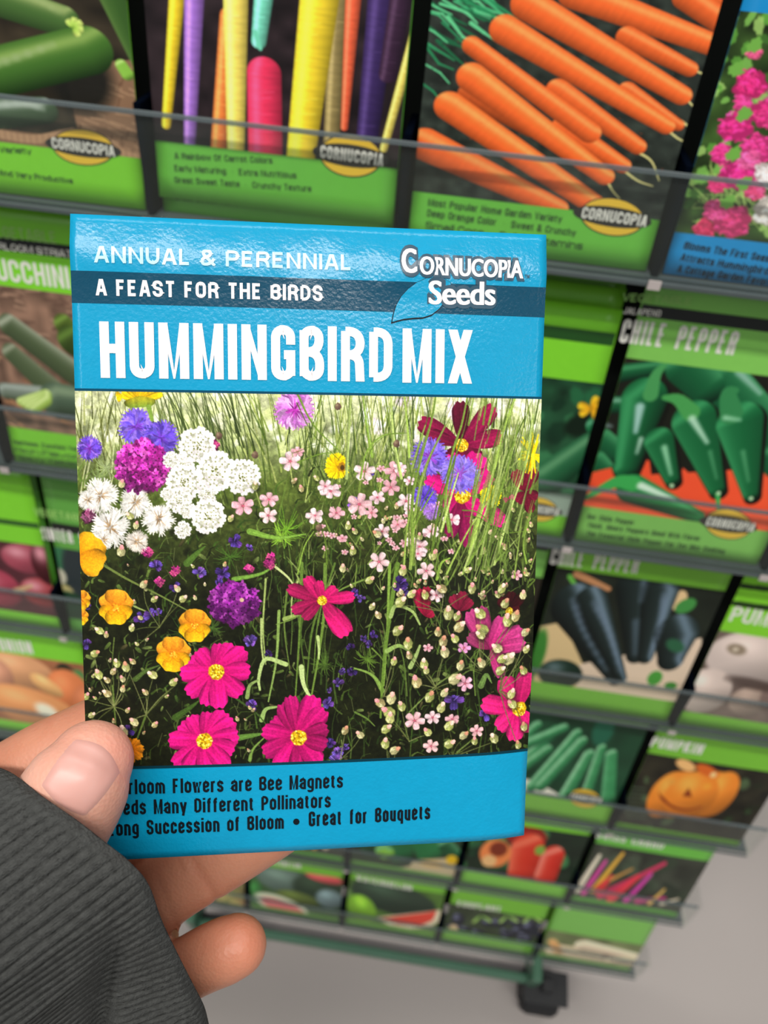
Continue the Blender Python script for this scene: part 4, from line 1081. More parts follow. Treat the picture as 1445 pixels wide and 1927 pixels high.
def rack_face(row, pocket, ht, up=.0004, dx=0.0, roll=0.0, back=0.0, width=SW):
    bl = RP(pocket, row, .0012 + up, -.0026 - back) + h * ((PITCH - width) / 2 + dx)
    bdn = -UPV; a = h
    if roll:
        a, bdn = nrm(h * math.cos(roll) + bdn * math.sin(roll)), nrm(bdn * math.cos(roll) - h * math.sin(roll))
    c = bl - bdn * ht
    ph = (row * 3 + pocket) * 1.3
    return Face(c, a, bdn, width, ht, lambda u, v: np.asarray(.0005 * np.clip(1 - (2 * u - 1) ** 2, 0, 1) * np.clip(1 - (2 * v - 1) ** 2, 0, 1) + .00025 * np.sin(6 * v + ph) * np.sin(4 * u + ph)))


def seed(row, pocket, label, green, title, foot, paint, ht=.126, head=None, texts=(), badge=None, group=None, base=(30, 40, 24), res=.62, tband=None, tilt=.14, **kw):
    f = rack_face(row, pocket, ht, **kw)
    e = empty('seed_packet', tuple(f.pt(f.w / 2, f.ht)))
    tag(e, label, 'seed packet', group)
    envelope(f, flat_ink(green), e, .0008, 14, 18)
    y0 = f.uv(title)[0, 1] if title else -1
    y1 = f.uv(foot)[0, 1] if foot else -1
    if paint:
        y0, y1 = max(y0, .0015), min(y1, f.ht - .001)
        qa, qb, qm = pix(f.c + f.a * f.w / 2 + f.b * y0), pix(f.c + f.a * f.w / 2 + f.b * y1), f.c + f.a * f.w / 2 + f.b * (y0 + y1) / 2
        nx = max(90, int(f.w * FPX / qm[2] * res)); ny = max(50, int(np.linalg.norm(qa - qb) * res))
        cvs = Canvas(nx, ny, lambda px: np.stack([f.uv(px)[:, 0] / f.w * (nx - 1), (f.uv(px)[:, 1] - y0) / (y1 - y0) * (ny - 1)], -1), base)
        paint(cvs)
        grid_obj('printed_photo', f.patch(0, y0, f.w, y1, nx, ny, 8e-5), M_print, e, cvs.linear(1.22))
    if head and title:
        band(f, 0.0006, y0, flat_ink(head), e, 'header_panel', .0004, f.w - .0004, 7e-5, 16, 6)
    if tband:
        ya, yb = f.uv(tband[0])[0, 1], f.uv(tband[1])[0, 1]
        band(f, ya, yb, tband[2] if len(tband) > 2 else M_black_ink, e, 'name_band', .0005, f.w - .0005, 1.2e-4, 16, 4)
    for s, l, r_, cp, mt, nm in texts:
        put_text(f, s, l, r_, cp, mt, e, nm, 1.7e-4, .15 if cp > 18 else .17, .1, 8)
    if badge:
        bx, by, rx, ry = badge; ct, st = math.cos(tilt), math.sin(tilt)
        el = lambda ax, ay, m=26, p=1.0: [(bx + ax * np.sign(math.cos(t)) * abs(math.cos(t)) ** p * ct - ay * math.sin(t) * st, by + ax * np.sign(math.cos(t)) * abs(math.cos(t)) ** p * st + ay * math.sin(t) * ct) for t in np.linspace(0, 2 * PI, m + 1)[:-1]]
        bd = shape_on(f, el(rx * .9, ry * 1.06), M_badge_dark, e, 'brand_badge', 1.6e-4)
        shape_on(f, el(rx * .86, ry), M_yellow, bd, 'badge_disc', 2.1e-4)
        shape_on(f, el(rx * 1.1, ry * .56), M_badge_dark, bd, 'badge_band', 2.6e-4)
        put_text(f, 'CORNUCOPIA', (bx - rx * .9 * ct + ry * .3 * st, by - rx * .9 * st + ry * .3 * ct), (bx + rx * .9 * ct + ry * .3 * st, by + rx * .9 * st + ry * .3 * ct), ry * .62, M_cream_ink, bd, 'badge_text', 3.2e-4, .17, .12, 6)
    return e


def P(seq):
    return list(seq)


def paint_zucchini(cv):
    cv.mottle(.4, 20)
    cv.poly([(120, 120), (300, 110), (300, 420), (-60, 420), (-60, 235), (150, 262)], (128, 98, 74))
    for k in range(40):
        x, y = R(140, 280), R(120, 300); cv.stroke([(x, y), (x + 26, y + R(4, 16))], 2.5, 2, (182, 146, 112), .8)
        x, y = R(140, 280), R(120, 300); cv.stroke([(x, y), (x - 4, y + 16)], 2, 2, (84, 58, 42), .8)
    cv.blob(150, 150, 60, 70, (24, 24, 20), 0, .5, .95)
    cv.capsule((205, -20), (262, 120), 26, 14, (52, 86, 34), (120, 150, 80), (18, 32, 14)); cv.capsule((228, 122), (240, 140), 11, 12, (128, 180, 66), (180, 215, 120))
    cv.capsule((-30, -10), (120, 40), 34, 30, (66, 100, 46), (140, 160, 96), (24, 40, 18))
    cv.capsule((-60, 150), (165, 95), 46, 44, (62, 104, 38), (126, 158, 78), (20, 40, 14)); cv.stroke([(-40, 128), (20, 112), (100, 84)], 14, 9, (150, 170, 118), .55, 4, n_=8); cv.stroke([(-10, -24), (60, -6), (110, 22)], 9, 7, (150, 170, 110), .5, 4, n_=8)
    for a in range(5): cv.petal(138, 52, -2.2 + a * .8, 20, 15, (150, 196, 70), (206, 220, 120), .1)
    cv.capsule((-40, 216), (82, 208), 32, 26, (62, 82, 58), (150, 164, 148), (26, 38, 22))
    cv.stroke([(-30, 200), (40, 194), (80, 204)], 12, 8, (176, 188, 176), .6, 4, n_=8)
    cv.stroke([(-60, 238), (60, 262), (150, 250), (240, 292), (300, 300)], 17, 17, (168, 132, 100), n_=16)
    for k in range(26): cv.stroke([(-40 + k * 12, 232 + k * 2), (-36 + k * 12, 262 + k * 2)], 2, 2, (110, 80, 60), .5)


def paint_rainbow(cv):
    cv.mottle(.4, 18)
    L = [((336, -10), (313, 235), 20, 10, (228, 196, 40)), ((366, -10), (356, 300), 24, 12, (150, 104, 190)), ((430, 30), (410, 300), 16, 16, (226, 122, 56)), ((444, -20), (444, 300), 28, 19, (240, 216, 96)),
         ((510, -30), (487, 78), 28, 16, (110, 200, 170)), ((497, 138), (500, 320), 32, 34, (226, 52, 88)), ((640, -20), (622, 300), 20, 18, (132, 116, 70)), ((602, -30), (562, 330), 42, 32, (236, 206, 48)),
         ((668, -20), (648, 240), 22, 8, (222, 92, 58)), ((724, -20), (690, 270), 34, 24, (52, 36, 82)), ((770, -20), (730, 140), 26, 20, (50, 30, 50)), ((790, 30), (722, 280), 10, 8, (214, 196, 90))]
    for p, q, r0, r1, c in L:
        if p[1] < 0: p = (p[0] + (p[0] - q[0]) * .9, p[1] - 280); r0 = r0 * 1.12
        cv.capsule(p, q, r0, r1, c, None, np.array(c) * .6, .05, (-.9, -.2))
        for k in range(14):
            t = R(0, 1); x, y = p[0] + (q[0] - p[0]) * t, p[1] + (q[1] - p[1]) * t
            cv.stroke([(x - R(2, r1 * .7), y), (x + R(2, r1 * .7), y + R(-2, 3))], 2, 1.4, np.clip(np.array(c) * R(.7, 1.5) + 25, 0, 255), .5)
    cv.stroke([(480, 60), (490, 92)], 9, 7, (110, 205, 170))


def paint_carrots(cv):
    cv.mottle(.35, 10)
    for k in range(70):
        x, y = R(812, 960), R(-10, 200)
        if x - 812 > (210 - y) * .75: continue
        cv.stroke([(x - R(20, 60), y - R(10, 40)), (x, y), (x + R(14, 30), y + R(8, 22))], R(4, 9), 3, [(66, 168, 110), (96, 196, 134), (40, 128, 80), (30, 96, 60)][k % 4], .95)
    for k in range(300): cv.blob(R(800, 1350), R(0, 400), 1.6, 1.4, [(70, 78, 72), (20, 24, 22)][k % 2], alpha=.6)
    T = (206, 200, 130)
    for p in ([(1285, 172), (1300, 196), (1316, 206)], [(1250, 240), (1278, 262), (1298, 268)], [(1282, 228), (1296, 240), (1304, 262)], [(1200, 286), (1226, 304), (1240, 340)], [(1170, 318), (1200, 340), (1228, 350)], [(1140, 336), (1152, 358), (1166, 374)], [(1305, 132), (1340, 146)]):
        cv.stroke(p, 5, 2, T, n_=10)
    O = (232, 100, 42)
    for p, q, r0, r1, m in (((1130, -300), (1420, -170), 32, 20, .95), ((1060, -230), (1400, -90), 32, 22, 1), ((1010, -120), (1400, 10), 32, 22, .97), ((1290, -6), (1400, 70), 26, 24, .92), ((1080, -14), (1345, 86), 32, 22, 1), ((1180, 70), (1298, 130), 22, 16, .92), ((880, 178), (1000, 240), 20, 20, .8), ((1180, 170), (1276, 236), 18, 12, .9), ((992, 8), (1283, 180), 32, 20, 1), ((1050, 170), (1200, 276), 24, 17, .95), ((950, 56), (1254, 238), 30, 17, 1.02), ((1060, 240), (1172, 312), 24, 16, .98), ((888, 86), (1110, 250), 19, 22, .98), ((888, 146), (1138, 332), 30, 19, 1.06), ((846, 200), (1122, 388), 30, 22, 1.06), ((800, 272), (1050, 392), 34, 20, .98)):
        c = np.array(O) * m
        cv.capsule(p, q, r0, r1, c, np.clip(c * 1.12 + (16, 34, 30), 0, 255), c * .58, .025, (.3, -.9))
    for k in range(40): cv.blob(R(850, 1250), R(60, 330), R(1, 2.5), R(.8, 1.5), (196, 78, 30), alpha=.5)


def ruffle(cv, x, y, r, col):
    cv.blob(x, y, r, r * .95, np.array(col) * .75, rag=.15)
    for k in range(60):
        a = R(0, 6.28); q = r * R(0, .92); px, py = x + math.cos(a) * q, y + math.sin(a) * q
        c = np.clip(np.array(col) * R(.75, 1.3) + (R(0, 30) if k % 5 == 0 else 0), 0, 255)
        cv.stroke([(px - R(2, 6), py - R(-2, 4)), (px, py - 3), (px + R(2, 6), py + R(-2, 4))], R(3, 6), 2, c, .9)


def paint_hollyhock(cv):
    cv.mottle(.5, 16)
    for k in range(120):
        x, y = R(1290, 1560), R(10, 440); cv.blob(x, y, R(6, 20), R(6, 16), [(88, 150, 56), (60, 104, 40), (120, 178, 80), (36, 58, 24), (150, 190, 100)][k % 5], R(0, 3), .3, .85, .15)
    for k in range(60): cv.stroke([(R(1300, 1445), R(300, 440)), (R(1300, 1445), R(330, 440))], 3, 2, (170, 200, 110), .6)
    for x, y, r, c in ((1480, 190, 40, (226, 120, 160)), (1500, 380, 50, (232, 222, 210)), (1443, 330, 30, (236, 220, 214)), (1450, 396, 34, (226, 216, 204)), (1412, 160, 32, (222, 46, 120)), (1398, 195, 16, (216, 60, 130)), (1440, 213, 30, (220, 50, 122)), (1385, 240, 32, (224, 48, 128)), (1425, 282, 34, (226, 60, 134)), (1360, 290, 22, (218, 56, 128)), (1388, 330, 34, (222, 50, 130)), (1350, 350, 16, (210, 50, 110)), (1408, 300, 22, (230, 90, 150)), (1378, 418, 36, (216, 60, 118)), (1325, 430, 20, (196, 50, 90)), (1345, 395, 22, (216, 70, 130)), (1420, 360, 20, (224, 70, 120)), (1420, 100, 12, (206, 80, 120))):
        ruffle(cv, x, y, r, c)
    for x, y in ((1400, 215), (1380, 290), (1400, 345), (1370, 380), (1385, 130), (1420, 85), (1340, 130)): cv.blob(x, y, 13, 16, (104, 160, 66), .5, .2, 1, .2)


def paint_striato(cv):
    cv.mottle(.3, 10)
    for k in range(60): x, y = R(-40, 180), R(535, 640); cv.stroke([(x, y), (x + R(10, 30), y + R(0, 6))], 4, 3, [(146, 116, 96), (84, 62, 52), (170, 136, 112)][k % 3], .7)
    for k in range(50): x, y = R(-40, 200), R(640, 830); cv.stroke([(x, y), (x + R(8, 20), y + R(4, 12))], 5, 3, [(172, 124, 86), (120, 82, 58), (196, 150, 110)][k % 3], .8)
    cv.capsule((120, 610), (200, 690), 18, 20, (66, 84, 30), (110, 140, 60), (24, 28, 12)); cv.capsule((135, 640), (190, 680), 26, 26, (52, 70, 28), (90, 120, 50), (16, 20, 10))
    cv.capsule((18, 612), (170, 725), 20, 24, (70, 84, 56), (150, 158, 136), (22, 26, 16)); cv.capsule((22, 664), (120, 752), 17, 24, (72, 86, 58), (140, 148, 124), (24, 26, 18))
    cv.capsule((10, 735), (80, 745), 14, 18, (110, 122, 108), (150, 160, 150), (50, 60, 40)); cv.capsule((110, 755), (210, 770), 34, 30, (70, 88, 70), (120, 140, 110), (26, 30, 18))
    for a in range(4): cv.capsule((88, 742 + a * 4), (40 + a * 8, 756 + a * 5), 9, 8, (156, 186, 90), (206, 224, 150), (104, 130, 50))


def paint_chile(cv):
    cv.mottle(.2, 16)
    cv.poly([(1060, 905), (1120, 872), (1220, 850), (1500, 900), (1500, 1000), (1060, 990)], (226, 82, 46))
    D, H_, Lo = (20, 92, 50), (52, 140, 84), (5, 26, 16)
    sh = lambda pts, w, c=(190, 222, 200), al=.85: cv.stroke(pts, w, w * .5, c, al, 2.2, n_=8)
    cv.poly([(1080, 690), (1445, 710), (1445, 880), (1100, 900)], (24, 26, 18))
    for p, q, r0, r1 in (((1110, 712), (1250, 690), 20, 14), ((1350, 720), (1480, 850), 52, 40), ((1130, 830), (1160, 850), 26, 22), ((1120, 762), (1190, 762), 18, 16), ((1290, 690), (1330, 730), 38, 34), ((1120, 870), (1140, 884), 24, 18), ((1445, 860), (1460, 880), 26, 22)):
        cv.capsule(p, q, r0, r1, (20, 84, 48), (60, 136, 86), Lo)
    sh([(1125, 752), (1180, 754)], 9, (150, 180, 170), .6); sh([(1390, 700), (1430, 740)], 14, (170, 200, 190), .6); sh([(1140, 800), (1150, 802)], 9, (150, 180, 180), .6)
    cv.poly([(1085, 930), (1110, 890), (1150, 880), (1158, 905), (1110, 925)], (226, 78, 44)); cv.poly([(1190, 900), (1205, 858), (1222, 868), (1226, 900), (1200, 910)], (226, 78, 44)); cv.poly([(1285, 880), (1340, 930), (1310, 962), (1268, 920)], (228, 80, 46)); cv.poly([(1362, 905), (1420, 930), (1445, 970), (1350, 964)], (228, 80, 46)); cv.poly([(1140, 936), (1180, 926), (1186, 962), (1146, 960)], (226, 78, 44))
    for p, q, r0, r1 in (((1212, 752), (1178, 880), 44, 24), ((1240, 830), (1264, 902), 28, 14), ((1306, 792), (1348, 920), 42, 16), ((1392, 796), (1412, 930), 44, 15)):
        cv.capsule((p[0] + 5, p[1] + 5), (q[0] + 4, q[1] + 5), r0 + 3, r1 + 3, (16, 18, 12), (16, 18, 12), (16, 18, 12))
        cv.capsule(p, q, r0, r1, D, H_, Lo, 0, (-.6, -.5))
    cv.stroke([(1252, 684), (1234, 706), (1224, 742)], 9, 30, (66, 142, 78), n_=8); cv.stroke([(1250, 748), (1276, 752), (1300, 776)], 10, 34, (66, 146, 74), n_=8); cv.stroke([(1384, 735), (1370, 742), (1376, 778)], 13, 44, (48, 122, 70), n_=8)
    sh([(1204, 766), (1196, 812)], 17, (168, 204, 196)); sh([(1206, 826), (1198, 852)], 8); sh([(1250, 842), (1262, 892)], 11, (150, 210, 166)); sh([(1302, 788), (1330, 832)], 14, (180, 218, 190)); sh([(1336, 850), (1348, 900)], 7, (90, 160, 110), .7)
    sh([(1364, 786), (1392, 790)], 9, (150, 206, 166)); sh([(1398, 850), (1408, 905)], 8, (90, 160, 110), .7)
    cv.capsule((1190, 920), (1312, 972), 31, 14, (30, 118, 58), (70, 160, 96), (10, 44, 24), 0, (.3, -.9)); cv.stroke([(1104, 936), (1135, 918), (1165, 906), (1190, 910)], 9, 32, (56, 158, 76), n_=10); sh([(1206, 914), (1268, 940)], 15, (220, 236, 220))
    cv.stroke([(1350, 930), (1352, 958)], 9, 7, (60, 160, 80))
    for x, y in ((1264, 914), (1352, 928), (1413, 938)): cv.blob(x, y, 4, 4, (176, 214, 166))


def paint_cucumber_leaf(cv):
    cv.mottle(.4, 14)
    for k in range(60): cv.blob(R(940, 1180), R(715, 980), R(8, 26), R(8, 22), [(34, 96, 58), (22, 70, 42), (56, 122, 76), (16, 44, 28)][k % 4], R(0, 3), .4, .8, .1)
    cv.blob(1090, 800, 30, 22, (12, 28, 16), -.5, .5); cv.capsule((1030, 900), (1110, 840), 34, 26, (34, 92, 56), (84, 140, 96), (12, 44, 26)); cv.capsule((1120, 800), (1150, 810), 18, 16, (26, 104, 60), (80, 150, 110), (8, 40, 24))
    for a in (-1.1, -.2, 1.0, 2.6, 3.4): cv.petal(1112, 768, a, 26, 15, (214, 150, 20), (246, 196, 40), .1)
    cv.poly([(1000, 925), (1180, 940), (1180, 1000), (1000, 980)], (150, 164, 150), .9)


def paint_poblano(cv):
    cv.mottle(.2, 14)
    cv.poly([(1010, 1180), (1060, 1170), (1120, 1300), (1000, 1310)], (206, 180, 130)); cv.poly([(1090, 1250), (1320, 1200), (1320, 1320), (1080, 1320)], (214, 192, 166))
    cv.stroke([(1085, 1080), (1145, 1108)], 14, 10, (170, 120, 80)); cv.blob(1278, 1130, 14, 20, (208, 178, 130)); cv.blob(1010, 1230, 16, 50, (56, 122, 44), 0, .3); cv.stroke([(1072, 1085), (1088, 1110)], 9, 8, (90, 160, 60)); cv.blob(1290, 1140, 20, 14, (60, 130, 60), -.6)
    D = (28, 40, 38)
    for p, q, r0, r1 in (((1082, 1142), (1158, 1278), 46, 14), ((1112, 1134), (1168, 1276), 32, 12), ((1200, 1105), (1196, 1232), 42, 20), ((1242, 1112), (1214, 1236), 36, 16), ((1272, 1195), (1262, 1240), 42, 26)):
        cv.capsule(p, q, r0, r1, D, (96, 116, 128), (8, 14, 12), 0, (.5, -.4))
    for p in ([(1078, 1130), (1100, 1190), (1140, 1260)], [(1118, 1135), (1146, 1190), (1166, 1262)], [(1196, 1170), (1194, 1230)], [(1250, 1120), (1244, 1170), (1226, 1226)], [(1216, 1085), (1206, 1130)]): cv.stroke(p, 12, 7, (104, 122, 140), .5, 3, n_=10)
    cv.blob(1054, 1268, 42, 30, (20, 42, 30), 0, .1, hi=(90, 110, 110)); cv.blob(1232, 1276, 14, 16, (70, 146, 56)); cv.blob(1262, 1290, 12, 8, (60, 130, 50)); cv.blob(1270, 1215, 20, 12, (40, 90, 60), .4, .4)


def paint_white_pumpkin(cv):
    cv.mottle(.15, 14)
    for x, y, rx, ry, c in ((1330, 1120, 34, 100, (128, 112, 100)), (1420, 1240, 96, 62, (196, 180, 170)), (1326, 1300, 50, 52, (206, 188, 176)), (1410, 1320, 40, 34, (160, 140, 126)), (1490, 1310, 60, 60, (120, 100, 92))):
        cv.blob(x, y, rx, ry, c, 0, .08, hi=np.clip(np.array(c) * 1.2, 0, 255))
    cv.poly([(1356, 1060), (1520, 1080), (1520, 1212), (1352, 1186)], (118, 190, 44)); cv.poly([(1366, 1094), (1520, 1112), (1520, 1122), (1366, 1104)], (30, 50, 20)); cv.poly([(1366, 1128), (1520, 1148), (1520, 1160), (1366, 1138)], (30, 50, 20))
    cv.blob(1420, 1288, 60, 12, (70, 56, 50), .1, .6, .8)
    cv.blob(1386, 1222, 20, 12, (140, 124, 104), .2, .5); cv.blob(1384, 1222, 6, 5, (196, 182, 160)); cv.stroke([(1330, 1160), (1320, 1210)], 9, 5, (90, 66, 58), .8)


def paint_red_onion(cv):
    cv.mottle(.2, 14)
    for x, y, rx, ry, c in ((50, 1052, 46, 26, (150, 66, 80)), (-6, 1105, 44, 34, (158, 60, 78)), (80, 1115, 40, 26, (150, 58, 62)), (90, 1060, 30, 40, (60, 16, 22))): cv.blob(x, y, rx, ry, c, 0, .1, hi=(206, 140, 150))
    cv.stroke([(30, 1112), (60, 1102)], 10, 5, (190, 160, 120))


def paint_squash(cv):
    cv.mottle(.2, 14)
    for x, y, rx, ry, c in ((118, 1050, 30, 26, (46, 100, 66)), (146, 1080, 26, 50, (38, 46, 48)), (112, 1084, 13, 14, (176, 172, 150)), (120, 1112, 18, 12, (168, 158, 104)), (130, 1130, 30, 16, (28, 60, 38)), (92, 1060, 10, 10, (180, 176, 140))): cv.blob(x, y, rx, ry, c, 0, .3)


def paint_shallot(cv):
    cv.mottle(.15, 14)
    cv.blob(124, 1270, 18, 20, (20, 34, 22)); cv.blob(145, 1280, 14, 20, (60, 130, 70), .5)
    for x, y, rx, ry, c, a in ((40, 1262, 60, 30, (206, 150, 106), .1), (130, 1306, 40, 44, (206, 118, 70), .2), (88, 1290, 30, 14, (222, 168, 106), .5), (4, 1270, 20, 26, (198, 140, 110), 0), (60, 1330, 82, 34, (214, 146, 92), .12), (180, 1330, 40, 40, (190, 110, 70), 0)): cv.blob(x, y, rx, ry, c, a, .08, hi=np.clip(np.array(c) * 1.12 + 14, 0, 255))
    cv.blob(88, 1338, 20, 13, (246, 226, 200), .3, .6)


def paint_cucumbers(cv):
    cv.mottle(.2, 14)
    cv.blob(1135, 1375, 20, 30, (30, 90, 66), 0, .3); cv.poly([(960, 1460), (1010, 1470), (1060, 1500), (960, 1500)], (220, 218, 200))
    for p, q, r in (((1010, 1365), (950, 1420), 12), ((1045, 1375), (975, 1440), 13), ((1085, 1380), (1000, 1480), 12), ((1060, 1370), (990, 1400), 12), ((1095, 1395), (1018, 1478), 13), ((1108, 1420), (1062, 1500), 14), ((1132, 1408), (1104, 1490), 11), ((1150, 1420), (1144, 1500), 14), ((1030, 1410), (975, 1450), 12)):
        cv.capsule(p, q, r * .8, r, (58, 138, 84), (140, 196, 150), (20, 64, 40), .05)


def paint_jack(cv):
    cv.mottle(.4, 12)
    for k in range(40): cv.blob(R(1150, 1440), R(1380, 1570), R(5, 16), R(4, 10), [(40, 66, 34), (30, 36, 22), (74, 96, 62), (22, 22, 18)][k % 4], R(0, 3), .5, .8)
    for k in range(8): cv.stroke([(1175 + R(-5, 5), 1480 + k * 8), (1215, 1484 + k * 8)], 4, 3, (90, 112, 88), .6)
    for x, rx in ((1275, 52), (1330, 50), (1350, 34), (1255, 34), (1300, 50)): cv.blob(x, 1496, rx, 52, (226, 130, 40), .08, .08, hi=(240, 168, 70))
    cv.blob(1290, 1440, 22, 10, (236, 178, 112), .3, .3); cv.blob(1330, 1450, 26, 10, (206, 96, 30), .3, .4); cv.blob(1342, 1458, 6, 6, (240, 196, 130))
    cv.stroke([(1244, 1500), (1262, 1516), (1290, 1524), (1320, 1518)], 6, 3, (130, 50, 14), n_=10); cv.stroke([(1246, 1502), (1240, 1492)], 3, 2, (140, 60, 20)); cv.poly([(1284, 1498), (1296, 1482), (1302, 1500)], (130, 50, 16)); cv.blob(1264, 1472, 7, 6, (220, 150, 60)); cv.blob(1330, 1480, 9, 8, (236, 150, 50))


def paint_bell(cv):
    cv.mottle(.2, 12)
    for k in range(20): cv.blob(R(866, 1060), R(1570, 1640), R(8, 20), R(6, 14), [(36, 96, 56), (24, 60, 36), (70, 140, 80)][k % 3], R(0, 3), .3, .8)
    cv.blob(990, 1575, 40, 22, (140, 30, 20)); cv.capsule((992, 1598), (982, 1640), 32, 28, (204, 50, 30), (230, 110, 80), (130, 20, 14)); cv.capsule((1040, 1612), (1026, 1650), 22, 22, (206, 48, 32), (236, 130, 110), (130, 20, 14)); cv.blob(1016, 1600, 10, 10, (120, 160, 60))
    cv.blob(932, 1606, 30, 28, (228, 130, 70), 0, .12); cv.blob(938, 1598, 17, 15, (120, 44, 20), 0, .3); cv.blob(920, 1620, 14, 12, (240, 180, 120))


def paint_chard(cv):
    cv.mottle(.3, 12)
    for k in range(30): cv.blob(R(1100, 1290), R(1620, 1700), R(8, 24), R(6, 16), [(50, 62, 46), (38, 46, 36), (72, 84, 66)][k % 3], R(0, 3), .5, .7)
    cv.blob(1092, 1590, 10, 50, (110, 76, 72), .1, .3)
    for p, q, w, c in (((1086, 1675), (1128, 1610), 13, (224, 214, 190)), ((1098, 1680), (1140, 1620), 12, (206, 70, 150)), ((1116, 1675), (1172, 1606), 12, (220, 170, 60)), ((1130, 1685), (1250, 1625), 16, (196, 50, 90)), ((1125, 1675), (1150, 1650), 18, (214, 60, 60)), ((1150, 1690), (1200, 1650), 20, (220, 56, 72)), ((1178, 1694), (1225, 1645), 12, (206, 60, 160)), ((1150, 1655), (1190, 1635), 8, (190, 140, 70)), ((1200, 1695), (1250, 1690), 14, (190, 50, 120)), ((1222, 1700), (1250, 1674), 9, (222, 180, 90)), ((1245, 1700), (1276, 1692), 9, (220, 206, 180))): cv.stroke([p, q], w, w * .5, c)


def paint_squash_yellow(cv):
    cv.mottle(.2, 12)
    for p, q, r, c in (((690, 1560), (700, 1595), 22, (26, 62, 34)), ((740, 1570), (754, 1605), 24, (34, 100, 56)), ((790, 1570), (808, 1606), 24, (36, 110, 60)), ((838, 1590), (856, 1610), 14, (30, 80, 46)), ((720, 1600), (728, 1606), 14, (140, 196, 70))): cv.capsule(p, q, r, r, c, (110, 180, 130), (10, 36, 20))
    cv.poly([(780, 1618), (856, 1614), (858, 1650), (650, 1650), (770, 1630)], (200, 180, 140)); cv.blob(850, 1618, 11, 9, (236, 186, 30)); cv.blob(812, 1626, 24, 7, (220, 180, 110))


def paint_melon(cv):
    cv.mottle(.2, 12)
    for x, y, rx, ry, c in ((540, 1660, 60, 24, (96, 116, 104)), (600, 1676, 50, 30, (44, 60, 44)), (560, 1690, 40, 12, (90, 106, 50)), (620, 1692, 26, 18, (110, 130, 130)), (610, 1652, 36, 9, (220, 90, 90)), (480, 1680, 12, 24, (60, 120, 60))): cv.blob(x, y, rx, ry, c, .1, .25, hi=np.clip(np.array(c) * 1.35, 0, 255))
    cv.blob(530, 1704, 52, 17, (216, 220, 190), .2, .15); cv.blob(532, 1707, 42, 12, (226, 110, 110), .2, .2)


def paint_watermelon(cv):
    cv.mottle(.2, 12)
    for x, y, rx, ry, c, a in ((740, 1692, 84, 30, (46, 62, 48), .12), (680, 1710, 30, 24, (120, 170, 50), .6)): cv.blob(x, y, rx, ry, c, a, .12, hi=np.clip(np.array(c) * 1.5, 0, 255))
    cv.poly([(706, 1726), (830, 1712), (826, 1735), (806, 1746), (770, 1748), (730, 1740)], (226, 214, 180)); cv.poly([(714, 1728), (822, 1714), (814, 1732), (790, 1742), (750, 1740)], (222, 74, 58))


def paint_eggplant(cv):
    cv.mottle(.2, 12)
    for k in range(26):
        x = R(850, 1020); y = 1738 + (x - 850) * .1 + R(-14, 22); cv.blob(x, y, R(10, 17), R(9, 15), (44, 44, 54), 0, .15, hi=(120, 124, 150))
    for x in (905, 955, 1000): cv.petal(x, 1722, .6, 24, 9, (110, 160, 70), (170, 200, 110), .1); cv.petal(x, 1722, 2.4, 22, 8, (110, 160, 70), (170, 200, 110), .1)
    for x in (852, 1026): cv.blob(x, 1750, 9, 18, (206, 180, 140))


def paint_parsnip(cv):
    cv.mottle(.2, 12)
    for p, q, r0, r1, c in (((1050, 1790), (1200, 1812), 24, 14, (216, 194, 160)), ((1100, 1780), (1190, 1800), 20, 14, (224, 204, 174)), ((1040, 1772), (1050, 1790), 9, 9, (222, 170, 110)), ((1140, 1800), (1170, 1806), 9, 6, (150, 124, 104)), ((1150, 1806), (1200, 1806), 12, 10, (230, 206, 170))): cv.capsule(p, q, r0, r1, c, np.clip(np.array(c) * 1.12, 0, 255), np.array(c) * .6)


def paint_tan(cv):
    cv.mottle(.2, 12)
    for k in range(14): cv.blob(R(390, 470), R(1680, 1710), R(10, 20), R(6, 12), [(196, 178, 110), (150, 150, 90), (170, 130, 90)][k % 3], R(0, 3), .4)


inf = M_grey_ink
I = 'info_text'
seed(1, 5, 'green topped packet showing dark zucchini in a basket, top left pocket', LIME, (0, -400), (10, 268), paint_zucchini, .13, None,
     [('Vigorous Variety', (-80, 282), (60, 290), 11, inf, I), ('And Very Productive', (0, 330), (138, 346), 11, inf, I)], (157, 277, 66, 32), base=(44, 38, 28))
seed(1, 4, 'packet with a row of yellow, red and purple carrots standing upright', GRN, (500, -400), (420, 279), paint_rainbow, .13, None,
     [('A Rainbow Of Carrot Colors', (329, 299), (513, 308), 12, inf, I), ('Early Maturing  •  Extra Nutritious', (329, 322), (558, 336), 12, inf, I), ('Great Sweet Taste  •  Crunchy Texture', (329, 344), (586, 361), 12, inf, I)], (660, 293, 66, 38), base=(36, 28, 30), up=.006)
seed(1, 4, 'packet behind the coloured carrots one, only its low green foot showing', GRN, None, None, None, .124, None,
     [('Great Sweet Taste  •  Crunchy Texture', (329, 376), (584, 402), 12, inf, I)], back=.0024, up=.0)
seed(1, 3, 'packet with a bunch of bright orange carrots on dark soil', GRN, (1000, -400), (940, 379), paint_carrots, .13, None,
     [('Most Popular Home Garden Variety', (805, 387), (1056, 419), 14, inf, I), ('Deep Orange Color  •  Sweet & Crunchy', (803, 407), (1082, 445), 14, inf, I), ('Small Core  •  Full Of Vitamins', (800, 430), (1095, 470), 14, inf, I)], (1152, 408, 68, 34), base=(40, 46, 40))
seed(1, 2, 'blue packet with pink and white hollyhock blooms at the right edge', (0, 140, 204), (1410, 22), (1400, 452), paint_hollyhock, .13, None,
     [('Blooms The First Season', (1285, 468), (1462, 496), 14, M_dark_ink, I), ('Attracts Hummingbirds', (1279, 490), (1452, 518), 14, M_dark_ink, I), ('A Cottage Garden Favorite', (1273, 512), (1460, 540), 14, M_dark_ink, I)], base=(44, 66, 28))
